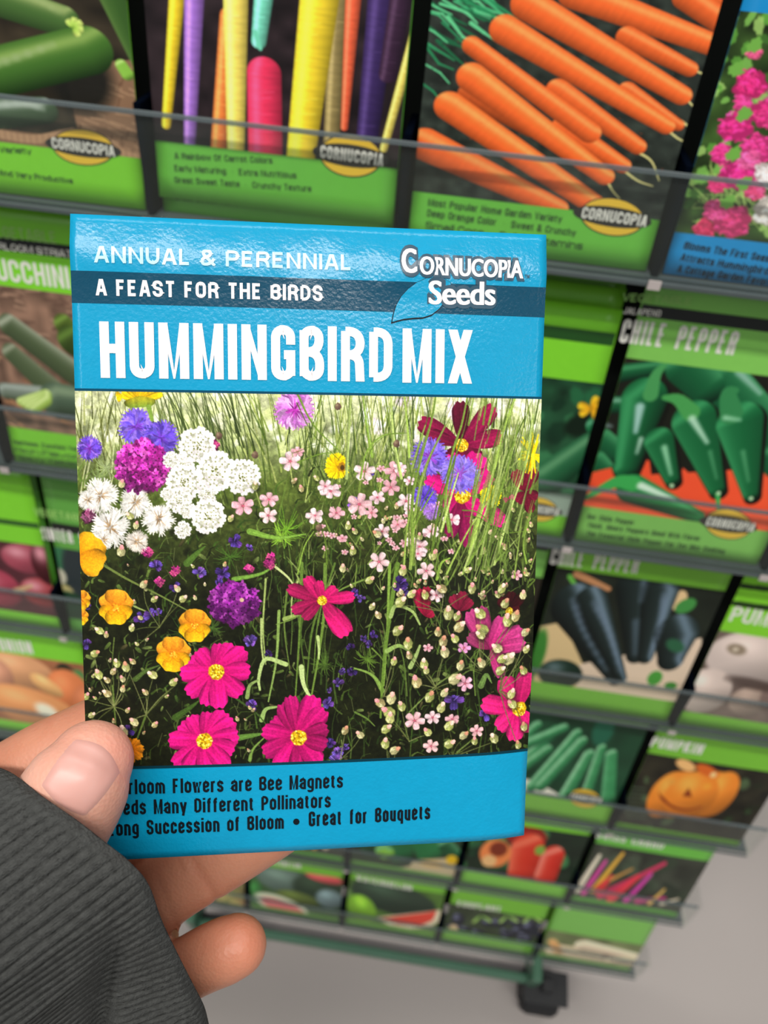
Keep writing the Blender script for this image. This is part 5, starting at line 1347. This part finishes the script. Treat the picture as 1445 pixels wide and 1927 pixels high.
seed(2, 5, 'zucchini packet with striped squash on brown boards, left of the blue packet', LIME, (70, 546), (80, 811), paint_striato, .122, None,
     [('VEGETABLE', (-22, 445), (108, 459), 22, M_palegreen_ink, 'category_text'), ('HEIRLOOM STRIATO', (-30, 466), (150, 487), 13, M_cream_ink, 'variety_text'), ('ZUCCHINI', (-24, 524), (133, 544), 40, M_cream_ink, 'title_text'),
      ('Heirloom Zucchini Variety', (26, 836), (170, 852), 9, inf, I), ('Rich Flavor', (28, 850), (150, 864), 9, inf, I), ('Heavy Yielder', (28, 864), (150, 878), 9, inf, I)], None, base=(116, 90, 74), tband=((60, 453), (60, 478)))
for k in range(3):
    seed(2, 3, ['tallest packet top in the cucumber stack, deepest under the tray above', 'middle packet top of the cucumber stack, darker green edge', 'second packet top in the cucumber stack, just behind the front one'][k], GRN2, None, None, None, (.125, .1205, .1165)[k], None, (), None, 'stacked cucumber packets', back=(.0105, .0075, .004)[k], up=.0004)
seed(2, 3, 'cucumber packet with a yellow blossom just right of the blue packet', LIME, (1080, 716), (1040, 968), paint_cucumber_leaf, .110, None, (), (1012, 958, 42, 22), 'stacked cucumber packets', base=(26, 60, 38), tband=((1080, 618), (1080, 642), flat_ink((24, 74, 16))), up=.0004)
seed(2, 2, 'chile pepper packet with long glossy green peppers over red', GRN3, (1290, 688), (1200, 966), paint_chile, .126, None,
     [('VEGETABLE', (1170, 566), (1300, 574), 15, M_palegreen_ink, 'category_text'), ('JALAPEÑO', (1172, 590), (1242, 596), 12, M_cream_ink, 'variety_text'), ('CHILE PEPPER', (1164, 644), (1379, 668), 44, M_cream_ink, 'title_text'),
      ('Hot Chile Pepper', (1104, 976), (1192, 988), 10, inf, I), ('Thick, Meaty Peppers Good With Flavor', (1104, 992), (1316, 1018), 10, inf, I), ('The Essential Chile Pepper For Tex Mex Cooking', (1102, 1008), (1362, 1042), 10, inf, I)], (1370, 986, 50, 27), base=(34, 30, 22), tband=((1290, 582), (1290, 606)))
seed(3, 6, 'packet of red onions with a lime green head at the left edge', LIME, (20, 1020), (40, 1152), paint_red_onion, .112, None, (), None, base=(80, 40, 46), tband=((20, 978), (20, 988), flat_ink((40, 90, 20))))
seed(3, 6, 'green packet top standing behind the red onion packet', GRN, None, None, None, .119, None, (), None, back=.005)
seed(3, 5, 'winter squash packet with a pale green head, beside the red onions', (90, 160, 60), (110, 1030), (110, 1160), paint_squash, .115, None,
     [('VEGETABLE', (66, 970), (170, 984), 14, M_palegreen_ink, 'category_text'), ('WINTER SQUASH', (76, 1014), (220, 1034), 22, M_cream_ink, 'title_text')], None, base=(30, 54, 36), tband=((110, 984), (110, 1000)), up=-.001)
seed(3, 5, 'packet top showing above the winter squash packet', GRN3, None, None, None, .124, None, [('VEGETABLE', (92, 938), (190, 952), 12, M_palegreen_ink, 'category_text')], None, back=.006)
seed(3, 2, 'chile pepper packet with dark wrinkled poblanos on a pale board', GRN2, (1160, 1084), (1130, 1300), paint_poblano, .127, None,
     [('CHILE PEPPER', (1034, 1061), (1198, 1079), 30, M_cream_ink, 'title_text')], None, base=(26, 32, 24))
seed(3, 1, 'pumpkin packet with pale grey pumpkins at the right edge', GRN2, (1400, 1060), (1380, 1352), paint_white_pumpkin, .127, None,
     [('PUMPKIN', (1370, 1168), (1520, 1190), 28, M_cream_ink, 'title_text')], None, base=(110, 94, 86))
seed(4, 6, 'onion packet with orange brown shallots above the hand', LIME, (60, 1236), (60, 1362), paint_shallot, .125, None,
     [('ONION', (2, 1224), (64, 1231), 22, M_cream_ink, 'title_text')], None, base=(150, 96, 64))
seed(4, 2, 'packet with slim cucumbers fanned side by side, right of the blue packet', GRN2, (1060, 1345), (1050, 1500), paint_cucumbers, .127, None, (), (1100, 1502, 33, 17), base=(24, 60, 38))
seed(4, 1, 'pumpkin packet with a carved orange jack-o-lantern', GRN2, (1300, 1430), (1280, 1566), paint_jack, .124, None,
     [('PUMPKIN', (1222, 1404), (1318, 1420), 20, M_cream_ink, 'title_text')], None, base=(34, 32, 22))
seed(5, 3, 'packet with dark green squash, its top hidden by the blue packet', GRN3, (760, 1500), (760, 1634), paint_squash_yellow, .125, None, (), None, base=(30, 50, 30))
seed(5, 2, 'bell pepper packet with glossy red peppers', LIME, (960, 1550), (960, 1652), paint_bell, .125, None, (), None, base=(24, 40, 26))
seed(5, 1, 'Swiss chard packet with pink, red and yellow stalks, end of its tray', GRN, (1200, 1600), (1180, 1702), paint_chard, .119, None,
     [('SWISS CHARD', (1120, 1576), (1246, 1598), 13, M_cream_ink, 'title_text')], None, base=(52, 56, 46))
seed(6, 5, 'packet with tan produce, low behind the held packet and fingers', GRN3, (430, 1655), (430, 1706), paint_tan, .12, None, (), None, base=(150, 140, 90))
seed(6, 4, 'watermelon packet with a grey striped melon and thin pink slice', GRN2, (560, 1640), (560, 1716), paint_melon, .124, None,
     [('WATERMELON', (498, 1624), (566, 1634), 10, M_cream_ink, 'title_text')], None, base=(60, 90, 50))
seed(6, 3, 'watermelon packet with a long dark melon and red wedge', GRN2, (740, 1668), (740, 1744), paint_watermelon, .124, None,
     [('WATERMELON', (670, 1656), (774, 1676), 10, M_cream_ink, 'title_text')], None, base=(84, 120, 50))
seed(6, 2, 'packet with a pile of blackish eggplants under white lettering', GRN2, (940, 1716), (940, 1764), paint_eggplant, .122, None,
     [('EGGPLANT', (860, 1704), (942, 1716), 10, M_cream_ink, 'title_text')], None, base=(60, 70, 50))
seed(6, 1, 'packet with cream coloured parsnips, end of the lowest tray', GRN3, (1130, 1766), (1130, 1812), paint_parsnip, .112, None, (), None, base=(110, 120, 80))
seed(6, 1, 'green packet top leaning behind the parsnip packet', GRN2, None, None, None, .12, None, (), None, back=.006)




# the pockets that the held packet covers are filled too, so the rack reads as stocked from a step aside
def copy_tree(ob, parent=None):
    c = ob.copy(); COL.objects.link(c)
    if parent is not None: c.parent = parent
    for ch in list(ob.children): copy_tree(ch, c)
    return c


find = lambda s: next(o_ for o_ in COL.objects if o_.type == 'EMPTY' and s in o_.get('label', ''))
for row, pocket, src, r0, p0 in ((2, 4, 'bunch of bright orange', 1, 3), (3, 4, 'row of yellow', 1, 4), (3, 3, 'long glossy green peppers', 2, 2), (4, 5, 'carved orange', 4, 1), (4, 4, 'red peppers', 5, 2), (4, 3, 'wrinkled poblanos', 3, 2), (5, 5, 'fanned side by side', 4, 2), (5, 4, 'Swiss chard', 5, 1)):
    c = copy_tree(find(src))
    dv = W(RP(pocket, row)) - W(RP(p0, r0))
    c.location = Vector(c.location) + Vector(dv)
    c['label'] = 'seed packet in a rack pocket straight behind the held blue packet'
    c['group'] = 'packets behind the held packet'


# ------------------------------------------------------------------ the hand
def tube(pts, nseg=40, nr=28, cap0=True):
    """closed finger-like solid in the camera frame; pts rows: px, py, depth, half width in picture units, half depth (m)"""
    p = np.array(pts, float)
    C = np.array([[*at(a, b, z), w * z / FPX, rd] for a, b, z, w, rd in p])
    C = spline(C, nseg)
    ctr, rw, rd = C[:, :3], C[:, 3], C[:, 4]
    T = np.gradient(ctr, axis=0); T /= np.linalg.norm(T, axis=1)[:, None]
    rows = []
    # rounded ends: extra rings that close over a half ellipsoid
    def ring(c, t, a, b):
        v = nrm(c); lat = nrm(np.cross(v, t)); dep = nrm(np.cross(lat, t))
        if dep @ v < 0: dep = -dep
        th = np.linspace(0, 2 * PI, nr, endpoint=False)
        return c + np.outer(np.cos(th) * a, lat) + np.outer(np.sin(th) * b, dep)
    K = 7
    for i in range(K):
        a = PI / 2 * (1 - (i + .15) / K); rows.append(ring(ctr[0] - T[0] * rw[0] * math.sin(a), T[0], rw[0] * math.cos(a), rd[0] * math.cos(a)))
    for i in range(nseg): rows.append(ring(ctr[i], T[i], rw[i], rd[i]))
    for i in range(K):
        a = PI / 2 * (i + .85) / K; rows.append(ring(ctr[-1] + T[-1] * rw[-1] * math.sin(a), T[-1], rw[-1] * math.cos(a), rd[-1] * math.cos(a)))
    V = np.array(rows).reshape(-1, 3); m = len(rows); F = []
    for i in range(m - 1):
        for j in range(nr):
            F.append((i * nr + j, i * nr + (j + 1) % nr, (i + 1) * nr + (j + 1) % nr, (i + 1) * nr + j))
    F.append(tuple(range(nr))[::-1]); F.append(tuple((m - 1) * nr + j for j in range(nr)))
    return V, F


THUMB = [(20, 1760, .152, 118, .013), (52, 1660, .147, 112, .0115), (98, 1562, .1350, 104, .0098), (128, 1510, .1300, 101, .0088), (156, 1462, .1290, 94, .0076), (172, 1434, .1300, 78, .0062)]
INDEX = [(-60, 1640, .168, 110, .013), (-10, 1530, .160, 104, .0105), (70, 1452, .1535, 84, .0088), (170, 1395, .1525, 76, .0082), (300, 1330, .1525, 72, .0078), (420, 1275, .1525, 68, .0072), (500, 1240, .1520, 58, .006)]
MIDDLE = [(20, 1700, .176, 100, .012), (130, 1590, .165, 92, .0095), (260, 1500, .158, 84, .0088), (400, 1420, .1575, 78, .0082), (520, 1360, .1575, 72, .0075), (600, 1320, .1570, 60, .0062)]
RING = [(110, 1790, .178, 98, .012), (210, 1722, .168, 90, .0095), (320, 1652, .1590, 80, .0088), (430, 1588, .1570, 76, .0082), (540, 1520, .1570, 72, .0076), (620, 1465, .1570, 60, .0062)]
PINKY = [(190, 1905, .178, 84, .010), (270, 1868, .166, 66, .0080), (335, 1832, .1575, 57, .0064), (390, 1803, .1545, 58, .0062), (425, 1788, .1535, 59, .0061), (446, 1779, .1535, 56, .0058)]
PALM = [(-120, 1990, .196, 190, .014), (0, 1850, .190, 190, .015), (80, 1760, .182, 190, .0145), (130, 1700, .176, 160, .012)]
WEB = [(200, 1822, .178, 76, .009), (262, 1790, .169, 46, .007), (300, 1772, .165, 26, .005)]
PALM2 = [(60, 1960, .190, 150, .013), (120, 1860, .184, 130, .0125), (150, 1810, .180, 90, .010)]
bmv, bmf = [], []
for t_ in (THUMB, INDEX, MIDDLE, RING, PINKY, PALM, PALM2, WEB):
    V, F = tube(t_); b_ = len(bmv); bmv += list(V); bmf += [tuple(i + b_ for i in f) for f in F]


def skin_material():
    m = material('skin', (214, 150, 122), .46, .0, .45, sss=.25)
    nt = m.node_tree; b = nt.nodes['Principled BSDF']
    tc = nt.nodes.new('ShaderNodeTexCoord')
    a = nt.nodes.new('ShaderNodeVertexColor'); a.layer_name = 'tone'
    nz = nt.nodes.new('ShaderNodeTexNoise'); nz.inputs['Scale'].default_value = 90; nz.inputs['Detail'].default_value = 5
    nt.links.new(tc.outputs['Object'], nz.inputs['Vector'])
    rp = nt.nodes.new('ShaderNodeValToRGB'); rp.color_ramp.elements[0].position = .3; rp.color_ramp.elements[1].position = .7
    rp.color_ramp.elements[0].color = (.90, .80, .78, 1); rp.color_ramp.elements[1].color = (1, 1, 1, 1)
    nt.links.new(nz.outputs['Fac'], rp.inputs['Fac'])
    mx = nt.nodes.new('ShaderNodeMix'); mx.data_type = 'RGBA'; mx.blend_type = 'MULTIPLY'; mx.inputs['Factor'].default_value = 1
    nt.links.new(a.outputs['Color'], mx.inputs[6]); nt.links.new(rp.outputs['Color'], mx.inputs[7])
    nt.links.new(mx.outputs[2], b.inputs['Base Color'])
    # pores and fine lines
    v = nt.nodes.new('ShaderNodeTexVoronoi'); v.inputs['Scale'].default_value = 1500
    nt.links.new(tc.outputs['Object'], v.inputs['Vector'])
    n2 = nt.nodes.new('ShaderNodeTexNoise'); n2.inputs['Scale'].default_value = 500; n2.inputs['Detail'].default_value = 4
    nt.links.new(tc.outputs['Object'], n2.inputs['Vector'])
    ad = nt.nodes.new('ShaderNodeMath'); ad.operation = 'ADD'
    nt.links.new(v.outputs['Distance'], ad.inputs[0]); nt.links.new(n2.outputs['Fac'], ad.inputs[1])
    bp = nt.nodes.new('ShaderNodeBump'); bp.inputs['Strength'].default_value = .16; bp.inputs['Distance'].default_value = .0004
    nt.links.new(ad.outputs[0], bp.inputs['Height']); nt.links.new(bp.outputs['Normal'], b.inputs['Normal'])
    return m


M_skin = skin_material()
raw = mesh_obj('person', W(np.array(bmv)), bmf, M_skin)
rm = raw.modifiers.new('r', 'REMESH'); rm.mode = 'VOXEL'; rm.voxel_size = .00085
sm = raw.modifiers.new('s', 'SMOOTH'); sm.factor = .5; sm.iterations = 6
dg = bpy.context.evaluated_depsgraph_get()
me = bpy.data.meshes.new_from_object(raw.evaluated_get(dg))
raw.modifiers.clear(); old = raw.data; raw.data = me; bpy.data.meshes.remove(old); me.name = 'person'
if not me.materials: me.materials.append(M_skin)
me.polygons.foreach_set('use_smooth', [True] * len(me.polygons))
person = raw
tag(person, 'left hand in a dark ribbed cuff holding the blue packet between thumb and fingers', 'person')
# skin: finger creases pressed in, palm side of the fingers redder than the back of the thumb, warm light on them also painted into the tone
nv = len(me.vertices); co = np.zeros(nv * 3, np.float32); me.vertices.foreach_get('co', co); co = co.reshape(-1, 3).astype(float)
no = np.zeros(nv * 3, np.float32); me.vertices.foreach_get('normal', no); no = no.reshape(-1, 3).astype(float)
wc = co + np.array(person.location)
cam_pts = (wc - np.array([0, 0, CAM_H])) @ R3
crease = np.zeros(nv)
for (x0, y0), (x1, y1), z, dep, wd in (((352, 1598), (412, 1700), .158, .00030, .0007), ((345, 1600), (372, 1650), .158, .0002, .0004), ((330, 1606), (345, 1640), .158, .0002, .0004), ((298, 1660), (330, 1735), .159, .00015, .0006)):
    a, b = at(x0, y0, z), at(x1, y1, z); ab = b - a
    pr = cam_pts / cam_pts[:, 2:] * z
    t = np.clip(((pr - a) @ ab) / (ab @ ab), -.1, 1.1)
    q = a + t[:, None] * ab; ds = np.linalg.norm(pr - q, axis=1)
    crease += np.where(np.abs(cam_pts[:, 2] - z) < .012, dep * np.exp(-(ds / wd) ** 2), 0)
co2 = co - no * crease[:, None]
me.vertices.foreach_set('co', co2.astype(np.float32).ravel()); me.update()
zz = cam_pts[:, 2]
px_ = cam_pts[:, 0] / zz * FPX + CX; py_ = cam_pts[:, 1] / zz * FPX + CY
f_th = np.clip((.1465 - zz) / .006, 0, 1) * (px_ < 260)
tone = np.outer(f_th, lin((222, 168, 146))) + np.outer(1 - f_th, lin((206, 142, 112)))
tip = np.exp(-(((px_ - 462) / 60) ** 2 + ((py_ - 1780) / 60) ** 2)) * (zz < .175)
tone = tone * (1 + tip[:, None] * np.array([.04, -.06, -.08]))
rim = f_th * np.exp(-(((px_ - 205) / 46) ** 2 + ((py_ - 1415) / 46) ** 2))
tone = tone * (1 + rim[:, None] * np.array([.03, -.12, -.12]))
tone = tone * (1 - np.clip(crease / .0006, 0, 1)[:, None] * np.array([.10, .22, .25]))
ca = me.color_attributes.new('tone', 'FLOAT_COLOR', 'POINT')
C4 = np.ones((nv, 4), np.float32); C4[:, :3] = np.clip(tone, 0, 1); ca.data.foreach_set('color', C4.ravel())

# thumbnail: curved plate lying on the back of the thumb
T_ = np.array([[*at(a, b, z), w * z / FPX, rd] for a, b, z, w, rd in THUMB]); T_ = spline(T_, 120)
from mathutils.bvhtree import BVHTree
bvh = BVHTree.FromPolygons([Vector(v) for v in (co2 + np.array(person.location))], [tuple(p.vertices) for p in me.polygons])


def on_skin(px, py, lift):
    o_ = Vector(W(np.zeros(3))); dv = Vector(W(at(px, py, 1.0))) - o_; dv.normalize()
    hit = bvh.ray_cast(o_, dv)
    return np.array(hit[0] - dv * lift) if hit[0] is not None else None


NB = [(72, 1478), (161, 1542)]; NT = [(137, 1388), (230, 1456)]
nu, nw = 26, 24; NV = []; ok = True
for i in range(nu):
    s = i / (nu - 1)
    for j in range(nw):
        t = j / (nw - 1)
        a = np.array(NB[0]) * (1 - t) + np.array(NB[1]) * t; b = np.array(NT[0]) * (1 - t) + np.array(NT[1]) * t
        bow = math.sin(PI * t)
        q = a * (1 - s) + b * s
        axd = nrm(b - a)
        q = q + axd * bow * (24 * s ** 2 - 13 * (1 - s) ** 2) + nrm(np.array(NB[1]) - NB[0]) * (2 * t - 1) * (5 * math.sin(PI * s))
        edge = min(1, min(t, 1 - t) / .10, s / .10, (1 - s) / .06)
        p_ = on_skin(q[0], q[1], -.0002 + .0004 * edge)
        if p_ is None: p_ = NV[-1] if NV else W(at(q[0], q[1], .122))
        NV.append(p_)
NF = [(i * nw + j, (i + 1) * nw + j, (i + 1) * nw + j + 1, i * nw + j + 1) for i in range(nu - 1) for j in range(nw - 1)]
M_nail = material('fingernail', (204, 152, 140), .4, .08, var=.03, scale=60, sss=.1)
nail = mesh_obj('thumbnail', NV, NF, M_nail, person, smooth=True)
nail['label'] = 'pale pink thumbnail'

# ------------------------------------------------------------------ ribbed cuff
E_px = [(-150, 1440), (-70, 1430), (0, 1447), (70, 1499), (136, 1546), (190, 1589), (233, 1624), (271, 1669), (298, 1739), (329, 1801), (356, 1855), (387, 1922), (400, 1990), (380, 2060)]
E_z = [.158, .139, .1275, .1190, .1165, .1160, .1163, .1180, .1225, .1275, .133, .142, .155, .172]
E_d = [(-.55, .83), (-.58, .81), (-.64, .77), (-.72, .69), (-.74, .67), (-.76, .65), (-.77, .63), (-.79, .61), (-.87, .49), (-.95, .31), (-.97, .24), (-.98, .18), (-1, .1), (-1, .05)]
front = np.array([[*at(x, y, z)] for (x, y), z in zip(E_px, E_z)])
dirs = np.array([[dx, dy, .10] for dx, dy in E_d])
bk = np.array([at(330, 2080, .205), at(180, 2010, .222), at(30, 1850, .226), at(-80, 1680, .215), at(-150, 1520, .195)])
bkd = np.array([[-.95, .2, .1], [-.9, .4, .1], [-.8, .5, .1], [-.7, .7, .1], [-.6, .8, .1]])
allp = np.vstack([front, bk, front[:1]]); alld = np.vstack([dirs, bkd, dirs[:1]])
NTH, NS = 1500, 130
ringp = spline(allp, NTH + 1)[:-1]; ringd = spline(alld, NTH + 1)[:-1]; ringd /= np.linalg.norm(ringd, axis=1)[:, None]
arc = np.r_[0, np.cumsum(np.linalg.norm(np.diff(np.vstack([ringp, ringp[:1]]), axis=0), axis=1))]
ctr = ringp.mean(0) + np.array([-.012, .01, .0])
# the knit folds where the lower side of the cuff doubles over: ribs turn there
fx = np.arange(NTH) / NTH * 19.0
L0 = np.interp(fx, [0, 7.2, 8, 9, 10, 11, 12, 13, 19], [.05, .006, .008, .0115, .015, .0195, .022, .024, .05])
fw = np.interp(fx, [0, 7.2, 8.2, 12, 13.5, 19], [0, 0, 1, 1, 0, 0])
d2 = nrm([-.77, .63, .10]); ringd2 = ringd * (1 - fw[:, None]) + d2 * fw[:, None]
NRIB = int(arc[-1] / .00192)
ph = arc[:-1] / arc[-1] * NRIB
rad = ringp - ctr; rad -= (rad * ringd).sum(1)[:, None] * ringd; rad /= np.linalg.norm(rad, axis=1)[:, None]
LCUF = .34
rows = []
for i in range(NS):
    s = i / (NS - 1); L = LCUF * s ** 2.3
    wob = .10 * np.sin(L * 500 + ph * .9) + .12 * np.sin(L * 210 + ph * .37)
    q = np.abs(np.sin(PI * (ph + wob * .25))) ** .45
    rib = .00115 * (.35 + .65 * min(1, L / .003)) * q * (1 + .12 * np.sin(L * 1600 + ph * 2.1))
    fuzz = .00008 * RNG.standard_normal(NTH)
    roll_ = -.0013 * (1 - min(1, L / .0012)) ** 2
    # two soft folds in the knit
    kk = np.clip((L - L0) / .006 + .5, 0, 1); beyond = .006 * np.where(kk < 1, kk ** 2 / 2, 0) + np.where(kk >= 1, L - L0, 0)
    path = ringd * (L - beyond)[:, None] + ringd2 * beyond[:, None]
    fold = fw * (-.0034 * np.exp(-((L - L0 - .001) / .0026) ** 2) + .0010 * np.exp(-((L - L0 + .005) / .003) ** 2))
    swell = .0035 * math.sin(PI * min(1, L / .045))
    rows.append(ringp + path + rad * (rib + fuzz + roll_ + swell + fold)[:, None])
# edge turns in and the inside follows back a little
inner = []
for i in range(8):
    s = i / 7; inner.append(ringp + ringd * (.012 * s) - rad * (.0013 + .0016 * min(1, s * 3)))
rows = inner[::-1] + rows
CP = W(np.array(rows)); m_ = len(rows)
CP = np.concatenate([CP, CP[:, :1]], 1)
M_knit = material('charcoal_knit', (66, 67, 65), .95, 0, .15, var=.18, scale=900, bump=.5, bscale=2200)
cuff = grid_obj('sleeve_cuff', CP, M_knit, person)
cuff['label'] = 'dark charcoal ribbed sweater cuff'

# ------------------------------------------------------------------ floor, light, camera
M_floor = material('pale_vinyl_floor', (156, 148, 142), .5, .05, var=.05, scale=3.0, bump=.05, bscale=120)
fl = mesh_obj('floor', [(-4, -4, 0), (4, -4, 0), (4, 4, 0), (-4, 4, 0)], [(0, 1, 2, 3)], M_floor)
tag(fl, kind='structure')

wd = bpy.data.worlds.new('store'); scene.world = wd; wd.use_nodes = True
bgn = wd.node_tree.nodes['Background']; bgn.inputs['Color'].default_value = (.86, .90, 1.0, 1); bgn.inputs['Strength'].default_value = .23


def lamp(name, loc, size, size_y, power, col=(1, .97, .93), rot=(0, 0, 0)):
    l = bpy.data.lights.new(name, 'AREA'); l.shape = 'RECTANGLE'; l.size = size; l.size_y = size_y; l.energy = power; l.color = col
    ob = bpy.data.objects.new(name, l); ob.location = loc; ob.rotation_euler = rot; COL.objects.link(ob)
    return ob


lamp('ceiling_tube_light', (-.35, -.66, 2.9), 2.6, .16, 64)
lamp('ceiling_tube_light', (.3, .9, 2.9), 3.0, .3, 30)
lamp('ceiling_tube_light', (-1.7, -2.4, 2.9), .3, 3.0, 32)
lamp('ceiling_tube_light', (2.4, -2.2, 2.9), .3, 3.0, 26)

cam = bpy.data.cameras.new('camera'); co_ = bpy.data.objects.new('camera', cam); COL.objects.link(co_)
cam.sensor_fit = 'VERTICAL'; cam.sensor_height = 24.0; cam.lens = 24.0 * FPX / FH; cam.clip_start = .01; cam.clip_end = 50
X_, Y_, Z_ = R3 @ np.array([1, 0, 0]), R3 @ np.array([0, -1, 0]), R3 @ np.array([0, 0, -1])
co_.matrix_world = Matrix(((X_[0], Y_[0], Z_[0], 0), (X_[1], Y_[1], Z_[1], 0), (X_[2], Y_[2], Z_[2], CAM_H), (0, 0, 0, 1)))
cam.dof.use_dof = True; cam.dof.focus_distance = .136; cam.dof.aperture_fstop = cam.lens / 1000 / .0014
scene.camera = co_

vs = scene.view_settings
vs.view_transform = 'Standard'; vs.look = 'None'; vs.gamma = 1; vs.use_curve_mapping = False; vs.exposure = 0.0
scene.cycles.use_denoising = True
scene.cycles.max_bounces = 8; scene.cycles.transparent_max_bounces = 24
